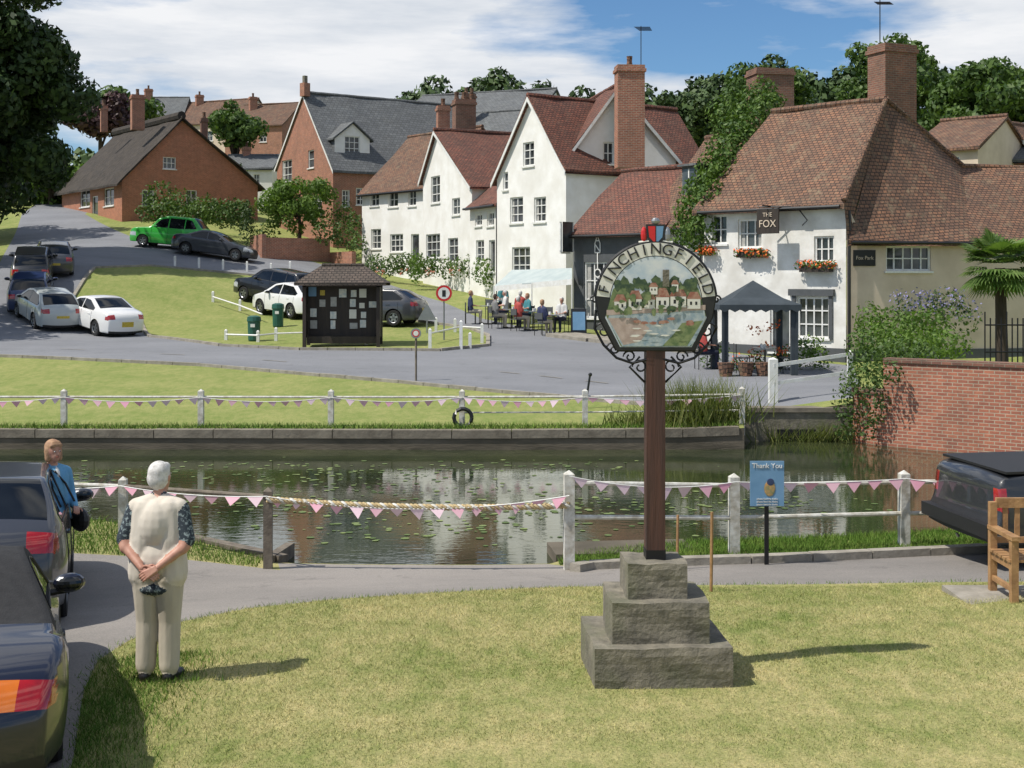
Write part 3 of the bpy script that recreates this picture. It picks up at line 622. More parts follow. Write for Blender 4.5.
# thatched cottage
f=F(62,98,122,88); D=10.2; rr=.42
e=eaves_house('thatched_cottage',f,D,Z(180,90),Z(121,92),brickor,thatch,[(80,190,90,207,2,2),(104,188,114,206,2,2),(92,196,98,217,1,1)],[(163,157,176,169,3,2),(142,190,154,206,2,2),(186,190,197,206,2,2)],oh=.5,ov=.35,gut=False,rr=rr)
mb=MB(); p=f.P(f.w+.1,D*rr,Z(121,92)+.2); q=f.P(-.4,D*rr,Z(121,92)+.2); mb.tube([p,q],.32,thatch,8); mb.obj('thatch_ridge',e)
chimney(e,'chimney_stack',130,145,95,130,91,brick,1); chimney(e,'chimney_stack_2',100,108,106,132,95,brick,1); chimney(e,'chimney_stack_3',200,208,118,185,93,brickdk,1)
for (nm,u0,d0,u1,d1,ve,vr,D,wm_,rm_) in (('distant_house',165,150,235,146,125,104,9,cream,tile),('distant_house',225,140,282,138,126,106,9,brick,tile),('distant_house',118,150,180,150,122,98,8,white,slate),
        ('distant_house',222,108,272,108,168,156,6,white,slate),('distant_house',915,62,978,60,150,124,7,cream,tile),('distant_house',1000,64,1070,62,160,128,7,brickdk,slate),('distant_house',350,125,420,122,130,108,8,brick,tile)):
    f=F(u0,d0,u1,d1); um=(u0+u1)/2
    e=eaves_house(nm,f,D,Z(ve,d0),Z(vr,d0+D/2),wm_,rm_,[(um-12,ve+6,um-5,ve+16,2,2),(um+6,ve+6,um+13,ve+16,2,2)],[],zb=3,gut=False)
    if u0<300: chimney(e,'chimney_stack',um-5,um+4,vr-9,vr+6,d0+3,brick,1)
f=F(985,66,1032,64); sA,zA=f.loc(1012,125)
gable_house('weatherboarded_house',f,6,Z(160,65),Z(150,65),sA,zA,blackp,tile,[(1004,150,1016,160,2,1)],[],zb=2)
chimney(empty('chimney',(X(770,60),60,2)),'stack',748,792,70,125,58,brickdk,0,.2)
# brick retaining wall, right of pond
mb=MB(); pts=[(7.85,29.5),(8.32,28.68),(10.85,26.58),(17.4,21.85),(26,18)]
for i in range(len(pts)-1):
    a=Vector(pts[i]);b=Vector(pts[i+1]);d=(b-a).normalized();nn=Vector((-d.y,d.x)); z1=(.55,1.28,1.3,1.32)[i]
    mb.box((a.x,a.y,-1.2),(b.x-a.x,b.y-a.y,0),(nn.x*.34,nn.y*.34,0),(0,0,z1+1.2),brick)
    mb.box((a.x-nn.x*.04,a.y-nn.y*.04,z1+.003),(b.x-a.x,b.y-a.y,0),(nn.x*.42,nn.y*.42,0),(0,0,.09),brickdk)
mb.obj('brick_garden_wall')
for nm,l,h in (('low_brick_wall',[(250,246),(262,258),(330,262)],1.4),('low_brick_wall',[(330,262),(352,272)],1.2)):
    mb=MB(); pts=gl(l)
    for i in range(len(pts)-1):
        a=Vector(pts[i]);b=Vector(pts[i+1]);d=(b-a).normalized();nn=Vector((-d.y,d.x))*.25; z=min(zt(*a),zt(*b))-.3
        mb.box((a.x,a.y,z),(b.x-a.x,b.y-a.y,0),(nn.x,nn.y,0),(0,0,h+.3),brick)
    mb.obj(nm)
mb=MB(); mb.box((5.25,29.5,-1.2),(2.75,0,0),(0,.4,0),(0,0,1.27),stone); mb.box((5.2,29.46,.075),(2.85,0,0),(0,.5,0),(0,0,.1),concl); 
mb.box((6.1,29.47,-.62),(.9,0,0),(0,.02,0),(0,0,.3),blackp); mb.obj('stone_culvert_wall')

# ------------------------------------------------------------ hedges, shrubs, climbers
iv=[]
for i,(u,v,d,r_) in enumerate([(704,228,45,.6),(695,236,45.6,.6),(688,212,46.5,.55),(698,208,45.8,.65),(683,228,47,.45),(712,198,45.3,.6),(704,188,46.5,.6),(718,180,45.8,.6),(712,168,47,.6),(726,164,46.2,.6),(721,150,47.5,.6),(735,150,46.7,.6),(744,138,47.1,.55),(731,134,48.2,.65),(752,126,47.5,.55),(742,119,48.6,.6),(760,114,48,.5),(768,105,48.3,.5),(755,104,49.5,.65),(740,104,50.5,.8),(726,118,50,.8),(762,95,51,.7),(776,101,49,.4),(693,192,47,.5),(680,240,47,.35)]):
    iv.append((u,v,d,(r_,r_*.55,r_*1.05)))
bpx('ivy',iv,.085,1100,L_ivy)
bpx('hedge',[(150+ k*9,214+random.uniform(-3,3),83-k*.5,(.9,.7,.8)) for k in range(11)],.11,420,L_mid)
bpx('shrub',[(160,196,84,(1.2,.9,1)),(182,203,83,(1,.8,.9)),(205,208,82,(1,.8,.9)),(228,180,100,(1.6,1,1.6)),(240,215,80,(1,.8,1)),(222,214,80,(.9,.8,.9))],.11,420,L_mid)
bpx('conifer',[(247,232,76,(.5,.5,.8)),(247,222,76,(.45,.45,.7)),(247,213,76,(.3,.3,.6)),(247,206,76,(.18,.18,.4))],.08,700,L_dark)
bpx('garden_shrubs',[(266,238,78,(.9,.7,.9)),(326,232,76,(.8,.7,.8)),(346,236,76,(.8,.6,.9)),(358,246,75,(.6,.5,.7)),(340,215,80,(.9,.7,1)),(354,225,77,(.5,.5,.9))],.1,520,L_mid)
bpx('doorstep_plants',[(u,266+abs(u-400)*.05+random.uniform(-3,2),70-(u-380)*.06,(.4,.35,.6)) for u in (372,378,386,392,398,405,412,419,428,436,446,456,470,480)],.08,900,L_mid,([(tuple(sv(u,272,69-(u-380)*.06)),(.3,.25,.25)) for u in (380,404,430,455)],.06,300,pinkf))
bpx('topiary_tree',[(416,270,66,(.4,.4,.8)),(416,260,66,(.35,.35,.6)),(480,272,62,(.4,.3,.7)),(487,275,61.5,(.35,.3,.8))],.08,800,L_lite)
bpx('garden_shrub',[(890,328,38,(.8,.7,.6)),(870,322,38.5,(.5,.5,.6)),(912,334,37.5,(.9,.7,.6)),(930,345,35,(.8,.6,.5)),(900,350,34,(.7,.6,.5)),(878,344,34,(.6,.5,.6)),(950,345,34,(.6,.5,.4)),(925,325,36,(.7,.6,.5))],.065,1200,L_lite)
bpx('wall_climber',[(852,402,29.3,(.45,.35,.6)),(862,385,29.3,(.5,.4,.6)),(846,425,29,(.25,.2,.4)),(868,362,30,(.55,.4,.5)),(890,356,29.5,(.55,.45,.35)),(874,402,28.6,(.35,.25,.55)),(868,430,28.7,(.2,.15,.3)),(908,352,29,(.6,.5,.35)),(888,372,28.2,(.35,.25,.3)),(862,345,30.5,(.4,.4,.4))],.05,1500,L_mid)
bpx('lavender',[(925,312,37,(.7,.5,.45)),(945,305,37,(.6,.5,.5)),(960,318,36.5,(.6,.5,.5)),(905,308,38,(.4,.4,.4))],.06,600,L_mid,([(tuple(sv(u,v,36.8)),(.6,.4,.35)) for u,v in ((925,302),(946,296),(962,308),(910,300))],.045,520,lavf))
bpx('flower_bed',[(738,366,39,(.35,.3,.25)),(755,360,39.5,(.3,.3,.3)),(800,354,39.5,(.5,.4,.45)),(818,358,39.5,(.4,.4,.4)),(785,358,39.5,(.4,.3,.35)),(810,346,40,(.5,.3,.4)),(708,362,40,(.25,.25,.25)),(724,352,40,(.2,.2,.4))],.055,1300,L_ivy,([(tuple(sv(u,v,39)),(.28,.22,.2)) for u,v in ((738,360),(755,353),(766,346),(783,352),(772,325),(755,330))],.05,500,redf))
def blades(pts,h,w,lean=.35):
    k=len(pts); an=rng.uniform(0,2*math.pi,k); hh=h*rng.uniform(.5,1.3,k); ln=rng.normal(size=(k,2))*lean
    a=np.stack([np.cos(an),np.sin(an),np.zeros(k)],1)*w/2
    tip=pts+np.stack([ln[:,0]*hh,ln[:,1]*hh,hh],1); return np.stack([pts-a,pts+a,tip],1)
def scatter(n,x0,x1,y0,y1,rej=()):
    P=np.stack([rng.uniform(x0,x1,n),rng.uniform(y0,y1,n)],1)
    for r_ in rej: P=P[~pip(r_,P)]
    return np.concatenate([P,ztv(P[:,0],P[:,1])[:,None]],1)
def many(n,*a,**k): return np.concatenate([scatter(20000,*a,**k) for _ in range(max(1,n//20000))])
pt=many(280000,-3.6,7.2,7.6,14,rej=(lane,pond))
quads('lawn_grass',blades(pt,.022,.005,.7),bladem)
pb=[many(60000,.6,8,15.4,18.4,rej=(lane,pond)),many(20000,-9,-3.2,15,19.2,rej=(lane,pond))]
quads('bank_grass',blades(np.concatenate(pb),.08,.012,.4),bladeg)
edge=np.array([(p[0]+random.gauss(0,.05),p[1]+random.gauss(0,.05)) for p in sub(lane,.012) if 7<p[1]<15.5 and -4<p[0]<9]); edge=np.concatenate([edge,ztv(edge[:,0],edge[:,1])[:,None]],1)
quads('lane_edge_grass',blades(edge,.04,.007,.5),bladeg)
P=np.stack([rng.normal(-2.95,.28,9000),rng.uniform(7.2,10.8,9000)],1); P=P[~pip(lane,P)]; quads('verge_grass',blades(np.concatenate([P,ztv(P[:,0],P[:,1])[:,None]],1),.055,.008,.5),bladeg)
pe=np.stack([rng.uniform(-25,5,9000),rng.uniform(28.25,28.7,9000)],1); pe=np.concatenate([pe,ztv(pe[:,0],pe[:,1])[:,None]],1); quads('pond_side_grass',blades(pe,.13,.02,.5),bladeg)
P=np.stack([rng.normal(4.2,.5,1300),rng.normal(29.1,.35,1300)],1);P=np.concatenate([P,ztv(P[:,0],P[:,1])[:,None]],1);quads('reeds',blades(P,.9,.035,.4),L_reed)
P=np.stack([rng.normal(2.9,.35,300),rng.normal(28.8,.2,300)],1);P=np.concatenate([P,ztv(P[:,0],P[:,1])[:,None]],1);quads('reeds',blades(P,.4,.03,.5),L_reed)
P=np.stack([rng.normal(7.0,.7,400),np.full(400,29.45)+rng.normal(size=400)*.06],1);P=np.concatenate([P,np.full((400,1),WZ)],1);quads('reeds',blades(P,.45,.03,.5),L_reed)
k=850; cx=np.array([(-3.2,24.2),(-1.5,22.5),(-4,21),(0,25.5),(-5,25.5),(1.2,20.5),(-1,19),(3.5,21),(-8,24)]); ci=rng.integers(0,9,k)
P=cx[ci]+rng.normal(size=(k,2))*np.array([1.5,.5]); P=P[pip(pond,P)]; k=len(P); rad=rng.uniform(.015,.07,k); an=np.linspace(0,2*math.pi,8)[:-1]
V=np.stack([np.stack([P[:,0]+rad*np.cos(a),P[:,1]+rad*np.sin(a),np.full(k,WZ+.006)+rng.uniform(0,.004,k)],1) for a in an],1); quads('lily_pads',V,L_pad)
# palm
b=Vector((X(1003,38),38,zt(X(1003,38),38))); e=empty('palm_tree',b); mb=MB(); top=sv(1000,268,38); mb.tube([b-Vector((0,0,.3)),top],[.2,.16],bark,8); mb.obj('trunk',e); out=[]
for i in range(95):
    a=i*2.4; el=random.uniform(-.8,1.3); d=np.array([math.cos(a)*math.cos(el),math.sin(a)*math.cos(el),math.sin(el)])
    c=np.array(top)+d*random.uniform(.45,.85); s=np.cross(d,[0,0,1.]); s/=np.linalg.norm(s)
    for j in range(13):
        an=(j-6)*.21; q=d*math.cos(an)+s*math.sin(an); l=.68*(1-.03*abs(j-6)); t=c+q*l-np.array([0,0,.22*l]); w_=np.cross(q,np.cross(s,d))*.04
        m_=c+q*l*.55; out.append([c,m_-w_,t,m_+w_])
quads('fronds',np.array(out),L_palm,e)

# ------------------------------------------------------------ fences
def postmesh(mb,p,h,w,m,rot=0,cap=True):
    mb.cbox((p[0],p[1],p[2]-.25),w,w,h+.2,m,rot)
    if cap:
        c=Vector((p[0],p[1],p[2]+h)); cs,sn=math.cos(rot),math.sin(rot); q=[c+Vector(((a*cs-b*sn)*w/2,(a*sn+b*cs)*w/2,-.05)) for a,b in((-1,-1),(1,-1),(1,1),(-1,1))]
        for i in range(4): mb.face([q[i],q[(i+1)%4],c],m)
def bunting(name,A,B,sag,n,size,m1=pink,m2=pink2):
    A=Vector(A);B=Vector(B);e=empty(name,A);mb=MB();pts=[]
    for i in range(n*2+1):
        t=i/(n*2);p=A.lerp(B,t)-Vector((0,0,sag*4*t*(1-t)));pts.append(p)
    mb.tube(pts,.006,wpaint,4,False)
    for i in range(n):
        a=pts[i*2]+(pts[i*2+1]-pts[i*2])*.25;b=pts[i*2+2]-(pts[i*2+2]-pts[i*2+1])*.25
        c=(a+b)/2+Vector((random.uniform(-.04,.04),random.uniform(-.06,.06),-size*random.uniform(.75,1.1))); mb.face([a,b,c],m1 if random.random()<.6 else m2)
    mb.obj('pennants',e)
mb=MB(); tops=[]; us=[-205,-70,64,201,331,462,585,742]
for i,u in enumerate(us):
    x=X(u,28.75); z=zt(x,28.75); postmesh(mb,(x,28.75,z),.84,.12,opaint,random.uniform(-.1,.1)); tops.append(Vector((x,28.75,z+.66)))
for i in range(len(tops)-1):
    mb.tube([tops[i],tops[i+1]],.028,opaint,6); 
    if i>4: mb.tube([tops[i]-Vector((0,0,.35)),tops[i+1]-Vector((0,0,.35))],.02,opaint,6)
mb.obj('pond_fence')
mb=MB(); c=Vector((X(463,28.65),28.6,zt(X(463,28.65),28.6)+.22)); mb.tube([c+Vector((.2*math.cos(a),0,.2*math.sin(a))) for a in np.linspace(0,2*math.pi,15)],.05,blackp,6,False); mb.obj('life_ring')
for i in range(len(tops)-1): bunting('bunting',tops[i]+Vector((0,-.07,.0)),tops[i+1]+Vector((0,-.07,.0)),.1,10,.15)
mb=MB(); q={}
for u,vt,vb,d in ((123,476,548,17.6),(268,487,566,16.0),(569,470,563,15.8),(734,473,552,16.6),(904,470,546,17.2),(1085,468,544,17.3)):
    p=Vector((X(u,d),d,zt(X(u,d),d))); h=Z(vt,d)-p.z; postmesh(mb,p,h,.125 if u>300 else .11,opaint if u>300 or u<150 else timber,.1); q[u]=(p,h)
for a,b in ((569,734),(734,904),(904,1085)):
    for dz in (.16,.58):
        A=q[a][0]+Vector((0,-.01,q[a][1]-dz));B=q[b][0]+Vector((0,-.01,q[b][1]-dz)); mb.tube([A,B],.03,opaint,8)
A=q[123][0]+Vector((0,0,q[123][1]-.14));B=q[268][0]+Vector((0,0,q[268][1]-.12)); mb.tube([A,B],.028,timber,8)
A2=q[123][0]+Vector((-6,1,q[123][1]-.1)); mb.tube([A2,A],.028,opaint,8)
mb.obj('pond_rail_fence')
mb=MB(); A=q[268][0]+Vector((0,-.07,q[268][1]-.14));B=q[569][0]+Vector((0,-.07,q[569][1]-.42)); n_=70
for s_ in range(3):
    pts=[]
    for i in range(n_*6+1):
        t=i/(n_*6);an=t*n_*2*math.pi/3+s_*2.094; p=A.lerp(B,t); pts.append(p+Vector((0,math.cos(an)*.022,math.sin(an)*.022-.06*4*t*(1-t))))
    mb.tube(pts,.021,[ropem,opaint,ropem][s_],5)
mb.obj('rope_rail')
def top(u,dz=.12): return q[u][0]+Vector((0,-.1,q[u][1]-dz))
bunting('bunting',top(123)+Vector((-4,.5,.0)),top(123),.1,15,.14); bunting('bunting',top(123),top(268,.1),.05,7,.14); bunting('bunting',top(268,.1),top(569,.3),.16,15,.13)
bunting('bunting',top(569,.06),top(734,.1),.1,8,.15); bunting('bunting',top(734,.1),top(904,.1),.03,8,.15); bunting('bunting',top(904,.1),top(1085,.1),.1,8,.15)
mb=MB(); mb.box((-4.75,17.95,-.75),(1.75,-1.5,0),(.1,.12,0),(0,0,.32),timber); mb.box((-3.05,16.45,-.72),(.12,.8,0),(-.12,.02,0),(0,0,.3),timber); mb.obj('timber_sleepers')
mb=MB(); mb.cbox((X(620,17.4),17.2,-.62),1.9,.8,.16,conc,.12); mb.obj('stone_landing')
mb=MB(); P=[Vector((X(773,31),31,zt(X(773,31),31))),Vector((X(850,31.4),31.4,zt(X(850,31.4),31.4)))]
postmesh(mb,P[0],1.1,.2,wpaint); postmesh(mb,P[1],1.0,.12,wpaint)
for z in (.42,.86): mb.box(P[0]+Vector((0,-.11,z)),P[1]-P[0],(0,.05,0),(0,0,.09),wpaint)
mb.obj('white_bridge_fence')
mb=MB(); L1=[(226,330,341),(258,331,343),(276,328,342),(305,327,341),(342,325,345),(366,327,346),(430,329,350),(461,321,350),(470,333,349),(482,324,344),(455,319,333),(436,318,332),(213,292,303),(240,300,312),(290,262,274)]
for u,vt,vb in L1:
    p=gp(u,vb-1); postmesh(mb,p,(vb-vt)/FP*p.y,.11,wpaint)
for (u0,v0,u1,v1) in ((213,294,240,303),(240,303,262,312),(430,333,461,326),(461,326,482,327),(305,332,342,330),(226,334,258,335),(258,335,276,333),(276,333,305,332)):
    a=gp(u0,v0+11);b=gp(u1,v1+11); mb.tube([a+Vector((0,0,.38)),b+Vector((0,0,.38))],.035,wpaint,6)
for k in range(0,9,2): postmesh(mb,gp(175+k*12,266+k*.9),.55,.1,wpaint)
mb.obj('white_post_rail')

# ------------------------------------------------------------ cars
def carpaint(name,c,rough=.3): return mat(name,c,tuple(x*.97 for x in c),2,rough,coat=.8)
tyre=mat('tyre_rubber',(.012,.012,.012),None,5,.8); rim=mat('alloy_rim',(.35,.36,.37),None,5,.3,metal=.8)
redl=mat('tail_light_lens',(.40,.01,.01),(.25,.01,.01),5,.12,coat=1); orl=mat('indicator_lens',(.65,.16,.01),None,5,.12,coat=1); whl=mat('headlight_lens',(.5,.52,.55),None,5,.1,coat=1)
platey=mat('rear_plate',(.6,.45,.05),(.35,.26,.03),25,.5); platew=mat('front_plate',(.7,.7,.7),None,25,.5); trim=mat('black_trim',(.015,.015,.016),None,5,.5); cloth=mat('soft_top_cloth',(.014,.014,.015),(.022,.022,.023),15,.9,.3,60)
KIND={
'saloon':dict(L=4.6,top=[(.05,.22,'b'),(0,.45,'p'),(.06,.66,'p'),(.3,.76,'p'),(1.25,.96,'g'),(2.0,1.35,'p'),(2.5,1.44,'p'),(3.0,1.42,'g'),(3.75,1.1,'p'),(4.3,1.05,'p'),(4.52,.97,'p'),(4.6,.6,'p'),(4.56,.25,'b')],belt=.96,
  win=[[(1.5,.98),(2.06,1.29),(2.5,1.36),(2.5,.99)],[(2.57,.99),(2.57,1.36),(2.95,1.34),(3.5,1.1),(3.45,1.01)]],tl=(.76,.92)),
'hatch':dict(L=4.1,top=[(.05,.22,'b'),(0,.45,'p'),(.06,.68,'p'),(.3,.8,'p'),(1.05,.99,'g'),(1.75,1.41,'p'),(2.3,1.5,'p'),(3.3,1.43,'g'),(3.85,1.08,'p'),(4.03,.95,'p'),(4.1,.6,'p'),(4.05,.25,'b')],belt=.97,
  win=[[(1.3,1.0),(1.83,1.34),(2.3,1.42),(2.3,1.0)],[(2.37,1.0),(2.37,1.42),(3.15,1.37),(3.6,1.1),(3.5,1.02)]],tl=(.80,.97)),
'suv':dict(L=4.5,top=[(.05,.28,'b'),(0,.5,'p'),(.06,.85,'p'),(.3,.98,'p'),(1.15,1.12,'g'),(1.75,1.6,'p'),(2.3,1.7,'p'),(3.9,1.66,'g'),(4.25,1.2,'p'),(4.45,1.1,'p'),(4.5,.6,'p'),(4.45,.3,'b')],belt=1.1,
  win=[[(1.4,1.13),(1.85,1.53),(2.4,1.6),(2.4,1.13)],[(2.47,1.13),(2.47,1.6),(3.3,1.6),(3.3,1.13)],[(3.37,1.15),(3.37,1.6),(3.75,1.57),(4.0,1.2)]],tl=(.85,1.1)),
'taxi':dict(L=4.6,top=[(.05,.25,'b'),(0,.5,'p'),(.05,.88,'p'),(.25,1.02,'p'),(1.25,1.14,'g'),(1.65,1.68,'p'),(2.2,1.84,'p'),(3.7,1.82,'g'),(4.2,1.25,'p'),(4.5,1.08,'p'),(4.6,.6,'p'),(4.55,.28,'b')],belt=1.12,
  win=[[(1.4,1.16),(1.78,1.6),(2.25,1.71),(2.25,1.16)],[(2.33,1.16),(2.33,1.72),(3.2,1.72),(3.2,1.16)],[(3.27,1.18),(3.27,1.72),(3.6,1.68),(3.95,1.22)]],tl=(.75,.95)),
'roadster':dict(L=4.3,top=[(.06,.2,'b'),(0,.4,'p'),(.1,.58,'p'),(.6,.72,'p'),(1.4,.84,'g'),(2.0,1.2,'c'),(2.3,1.28,'c'),(2.6,1.27,'c'),(2.85,1.2,'g'),(3.3,.99,'c'),(3.5,.93,'p'),(3.85,.87,'p'),(4.12,.78,'p'),(4.26,.64,'p'),(4.3,.48,'p'),(4.24,.22,'b')],belt=.84,
  win=[[(1.65,.88),(2.05,1.15),(2.35,1.2),(2.62,1.17),(2.8,.9)]],tl=(.585,.715),clothx=(1.5,3.5)),
'pickup':dict(L=5.3,top=[(.05,.4,'b'),(0,.6,'p'),(.05,.95,'p'),(.3,1.05,'p'),(1.3,1.15,'g'),(1.9,1.68,'p'),(2.4,1.78,'p'),(3.3,1.74,'g'),(3.5,1.24,'b'),(5.15,1.2,'p'),(5.28,1.16,'p'),(5.3,.7,'b'),(5.38,.62,'b'),(5.38,.42,'b')],belt=1.12,
  win=[[(1.6,1.16),(2.0,1.6),(2.4,1.68),(2.4,1.16)],[(2.48,1.16),(2.48,1.68),(3.2,1.65),(3.35,1.2)]],tl=(.78,1.06)),
}
def car(name,pos,head,kind,col,W=1.78,wr=.32,zoff=0,seg=.08):
    K=KIND[kind];Ln=K['L'];top=K['top'];belt=K['belt'];xf,xr=.84,Ln-.9; pk=kind=='pickup'
    if pk: xr=Ln-1.15;wr=.38
    if kind=='roadster': xr=Ln-.98
    out=[]
    for i in range(len(top)-1):
        x0,z0,t0=top[i];x1,z1,_=top[i+1]; k=max(1,int(math.hypot(x1-x0,z1-z0)/seg))
        for j in range(k): out.append([x0+(x1-x0)*j/k,z0+(z1-z0)*j/k,t0])
    out.append([top[-1][0],top[-1][1],'b'])
    o2=[list(p) for p in out]
    for it in range(3 if seg<.06 else 2):
        o3=[list(p) for p in o2]
        for i in range(1,len(o2)-1):
            for c in(0,1): o3[i][c]=.25*o2[i-1][c]+.5*o2[i][c]+.25*o2[i+1][c]
        o2=o3
    out=o2; ar=wr+.06
    bot=[]; zb=out[0][1]
    for cx in (xr,xf):
        a0=math.asin(max(-1,min(1,(zb-wr)/ar)))
        for j in range(13):
            an=a0+(math.pi-2*a0)*j/12; bot.append((cx+ar*math.cos(an),wr+ar*math.sin(an)))
    poly=[(p[0],p[1]) for p in out]+[(b[0],b[1]) for b in bot]
    def hw(x,z):
        ef=min(max(x,0)/.7,1);er=min(max(Ln-x,0)/.6,1); pf=1-.2*(1-ef)**2-(.05 if pk else .15)*(1-er)**2
        h=W/2*pf*(1-.045*((z-.6)/.4)**2 if z<belt else 1-.045*((belt-.6)/.4)**2)
        if kind=='roadster' : h*=1+.03*math.exp(-((x-3.35)/.5)**2)-.02*math.exp(-((x-2.2)/.5)**2)
        if z>belt: h-=(z-belt)*(.42 if kind not in('taxi','suv','pickup') else .28)
        if kind=='roadster' and z>belt-.1 and 1.4<x<3.7: h-= .05
        return h
    vs=[Vector(p) for p in poly]; ed=[(i,(i+1)%len(poly)) for i in range(len(poly))]
    for wn in K['win']:
        b=len(vs); vs+=[Vector(p) for p in wn]; ed+=[(b+i,b+(i+1)%len(wn)) for i in range(len(wn))]
    gs=.09 if seg>.06 else .06
    gx=[(x,z) for x in np.arange(.05,Ln,gs) for z in np.arange(.25,1.8,gs*.8)]; gx=[p for p,i in zip(gx,pip(poly,gx)) if i]; vs+=[Vector(p) for p in gx]
    doors=[(K['win'][0][0][0]-.08),K['win'][0][-1][0]+.03]+([K['win'][1][-1][0]-.1] if len(K['win'])>1 else [])
    r=delaunay_2d_cdt(vs,ed,[],0,1e-4); cen=np.array([tuple(sum((r[0][i] for i in f_),Vector((0,0)))/3) for f_ in r[2]]); ok=pip(poly,cen)
    wi=np.zeros(len(cen),bool)
    for wn in K['win']: wi|=pip(wn,cen)
    mb=MB(); t0,t1=K['tl']; mats_={'p':col,'g':carglass,'b':trim,'c':cloth}
    for sgn in(-1,1):
        for fi,fc in enumerate(r[2]):
            if not ok[fi]: continue
            cx,cz=cen[fi]; m=col
            if wi[fi]: m=carglass
            elif cz<.27 and not pk: m=trim
            elif pk and cz<.5: m=trim
            elif cx>Ln-(.09 if pk else .2) and t0<cz<t1: m=redl
            elif cx<.4 and .58<cz<.78: m=whl
            elif 'clothx' in K and cz>belt+.04 and K['clothx'][0]<cx<K['clothx'][1]: m=cloth
            pts=[Vector((r[0][i].x,sgn*hw(r[0][i].x,r[0][i].y),r[0][i].y)) for i in fc]
            if sgn==1: pts=pts[::-1]
            mb.face(pts,m,smooth=True)
    Kc=18 if seg>.06 else 26
    def P(i,k):
        x,z,_=out[i];t=-1+2*k/Kc; a=out[max(i-1,0)];b=out[min(i+1,len(out)-1)]; dx,dz=b[0]-a[0],b[1]-a[1];l=math.hypot(dx,dz)+1e-9;nx,nz=-dz/l,dx/l
        c=(.035+(.03 if pk else .1)*nx*nx)*(1-t*t); return Vector((x+nx*c,t*hw(x,z),z+nz*c))
    for i in range(len(out)-1):
        for k in range(Kc):
            t=abs(-1+2*(k+.5)/Kc);x=out[i][0];z=(out[i][1]+out[i+1][1])/2;m=mats_[out[i][2]]
            if m is carglass and t>.9: m=cloth if kind=='roadster' else col
            if kind=='roadster' and out[i][2]=='g' and x>2.5 and t>.6: m=cloth
            if x>Ln-.45 and out[i][2]=='p':
                if t0<z<t1 and t>(.86 if pk else .68 if kind!='roadster' else .55): m=redl if (kind!='roadster' or t>.78) else orl
                elif t<.3 and t0-.22<z<t0-.08: m=platey
                elif z<.33: m=trim
            if x<.35 and out[i][2]=='p':
                if .58<z<.78 and t>.6: m=whl
                elif t<.28 and .38<z<.48: m=platew
                elif t<.55 and .3<z<.62: m=trim
            mb.face([P(i,k),P(i+1,k),P(i+1,k+1),P(i,k+1)],m,smooth=True)
    e=empty(name,(0,0,0)); o=mb.obj('body',e,weld=True)
    bm=MB(); bm.box((.5,-W/2+.22,.2),(Ln-1,0,0),(0,W-.44,0),(0,0,.45),trim)
    for x in doors:
        for sgn in(-1,1):
            pts=[Vector((x,sgn*(hw(x,z)+.002),z)) for z in np.linspace(.3,belt-.02,8)]; bm.tube(pts,.006,trim,4)
    for sgn in(-1,1):
        for x in [d_+.55 for d_ in doors[:-1]] if kind!='roadster' else [2.7]:
            y=sgn*hw(x,belt-.12); bm.box((x,y-.01 if sgn>0 else y-.02,belt-.14),(.17,0,0),(0,.03,0),(0,0,.03),col)
        for wn in K['win']:   # window seals
            pts=[Vector((x,sgn*(hw(x,z)+.001),z)) for x,z in wn+wn[:1]]; bm.tube(pts,.009,trim,4,False)
    if pk:
        bm.box((Ln+.02,-W/2+.05,.48),(.16,0,0),(0,W-.1,0),(0,0,.16),trim)
        bm.cbox((Ln-.95,0,1.23),1.7,W-.2,.03,trim)
    for y in (-.45,.45): bm.tube([(Ln-.12,y,.27),(Ln+.02 if not pk else Ln-.1,y,.26)],.035,galv,8)
    bm.tube([(Ln-.4,-.25,belt+.02 if kind=='saloon' else .9),(Ln-.4,.25,belt+.02 if kind=='saloon' else .9)],.005,trim,4)
    bm.obj('trim',e)
    wm=MB()
    for cx in(xf,xr):
        for sgn in(-1,1):
            y0=sgn*(W/2-.21);y1=sgn*(W/2-.015); n_=20
            prof=[(wr*.62,y1),(wr*.93,y1),(wr,y1-sgn*.03),(wr,y0)]
            for a in range(n_):
                A0=2*math.pi*a/n_;A1=2*math.pi*(a+1)/n_
                for (r0,ya),(r1,yb) in zip(prof,prof[1:]):
                    wm.face([(cx+r0*math.cos(A0),ya,wr+r0*math.sin(A0)),(cx+r1*math.cos(A0),yb,wr+r1*math.sin(A0)),(cx+r1*math.cos(A1),yb,wr+r1*math.sin(A1)),(cx+r0*math.cos(A1),ya,wr+r0*math.sin(A1))],tyre,smooth=True)
                yr=y1-sgn*.05
                wm.face([(cx,yr,wr),(cx+wr*.63*math.cos(A0),yr,wr+wr*.63*math.sin(A0)),(cx+wr*.63*math.cos(A1),yr,wr+wr*.63*math.sin(A1))],trim)
            for a in range(5):
                A0=2*math.pi*a/5+.3; c,s=math.cos(A0),math.sin(A0); yr=y1-sgn*.03; R_=wr*.64
                wm.face([(cx-s*.05,yr,wr+c*.05),(cx+s*.05,yr,wr-c*.05),(cx+c*R_+s*.035,yr,wr+s*R_-c*.035),(cx+c*R_-s*.035,yr,wr+s*R_+c*.035)],rim)
            wm.tube([(cx+wr*.62*math.cos(a),y1-sgn*.02,wr+wr*.62*math.sin(a)) for a in np.linspace(0,2*math.pi,17)],.02,rim,5,False)
    wm.obj('wheels',e)
    mm=MB(); mx=K['win'][0][0][0]+.22
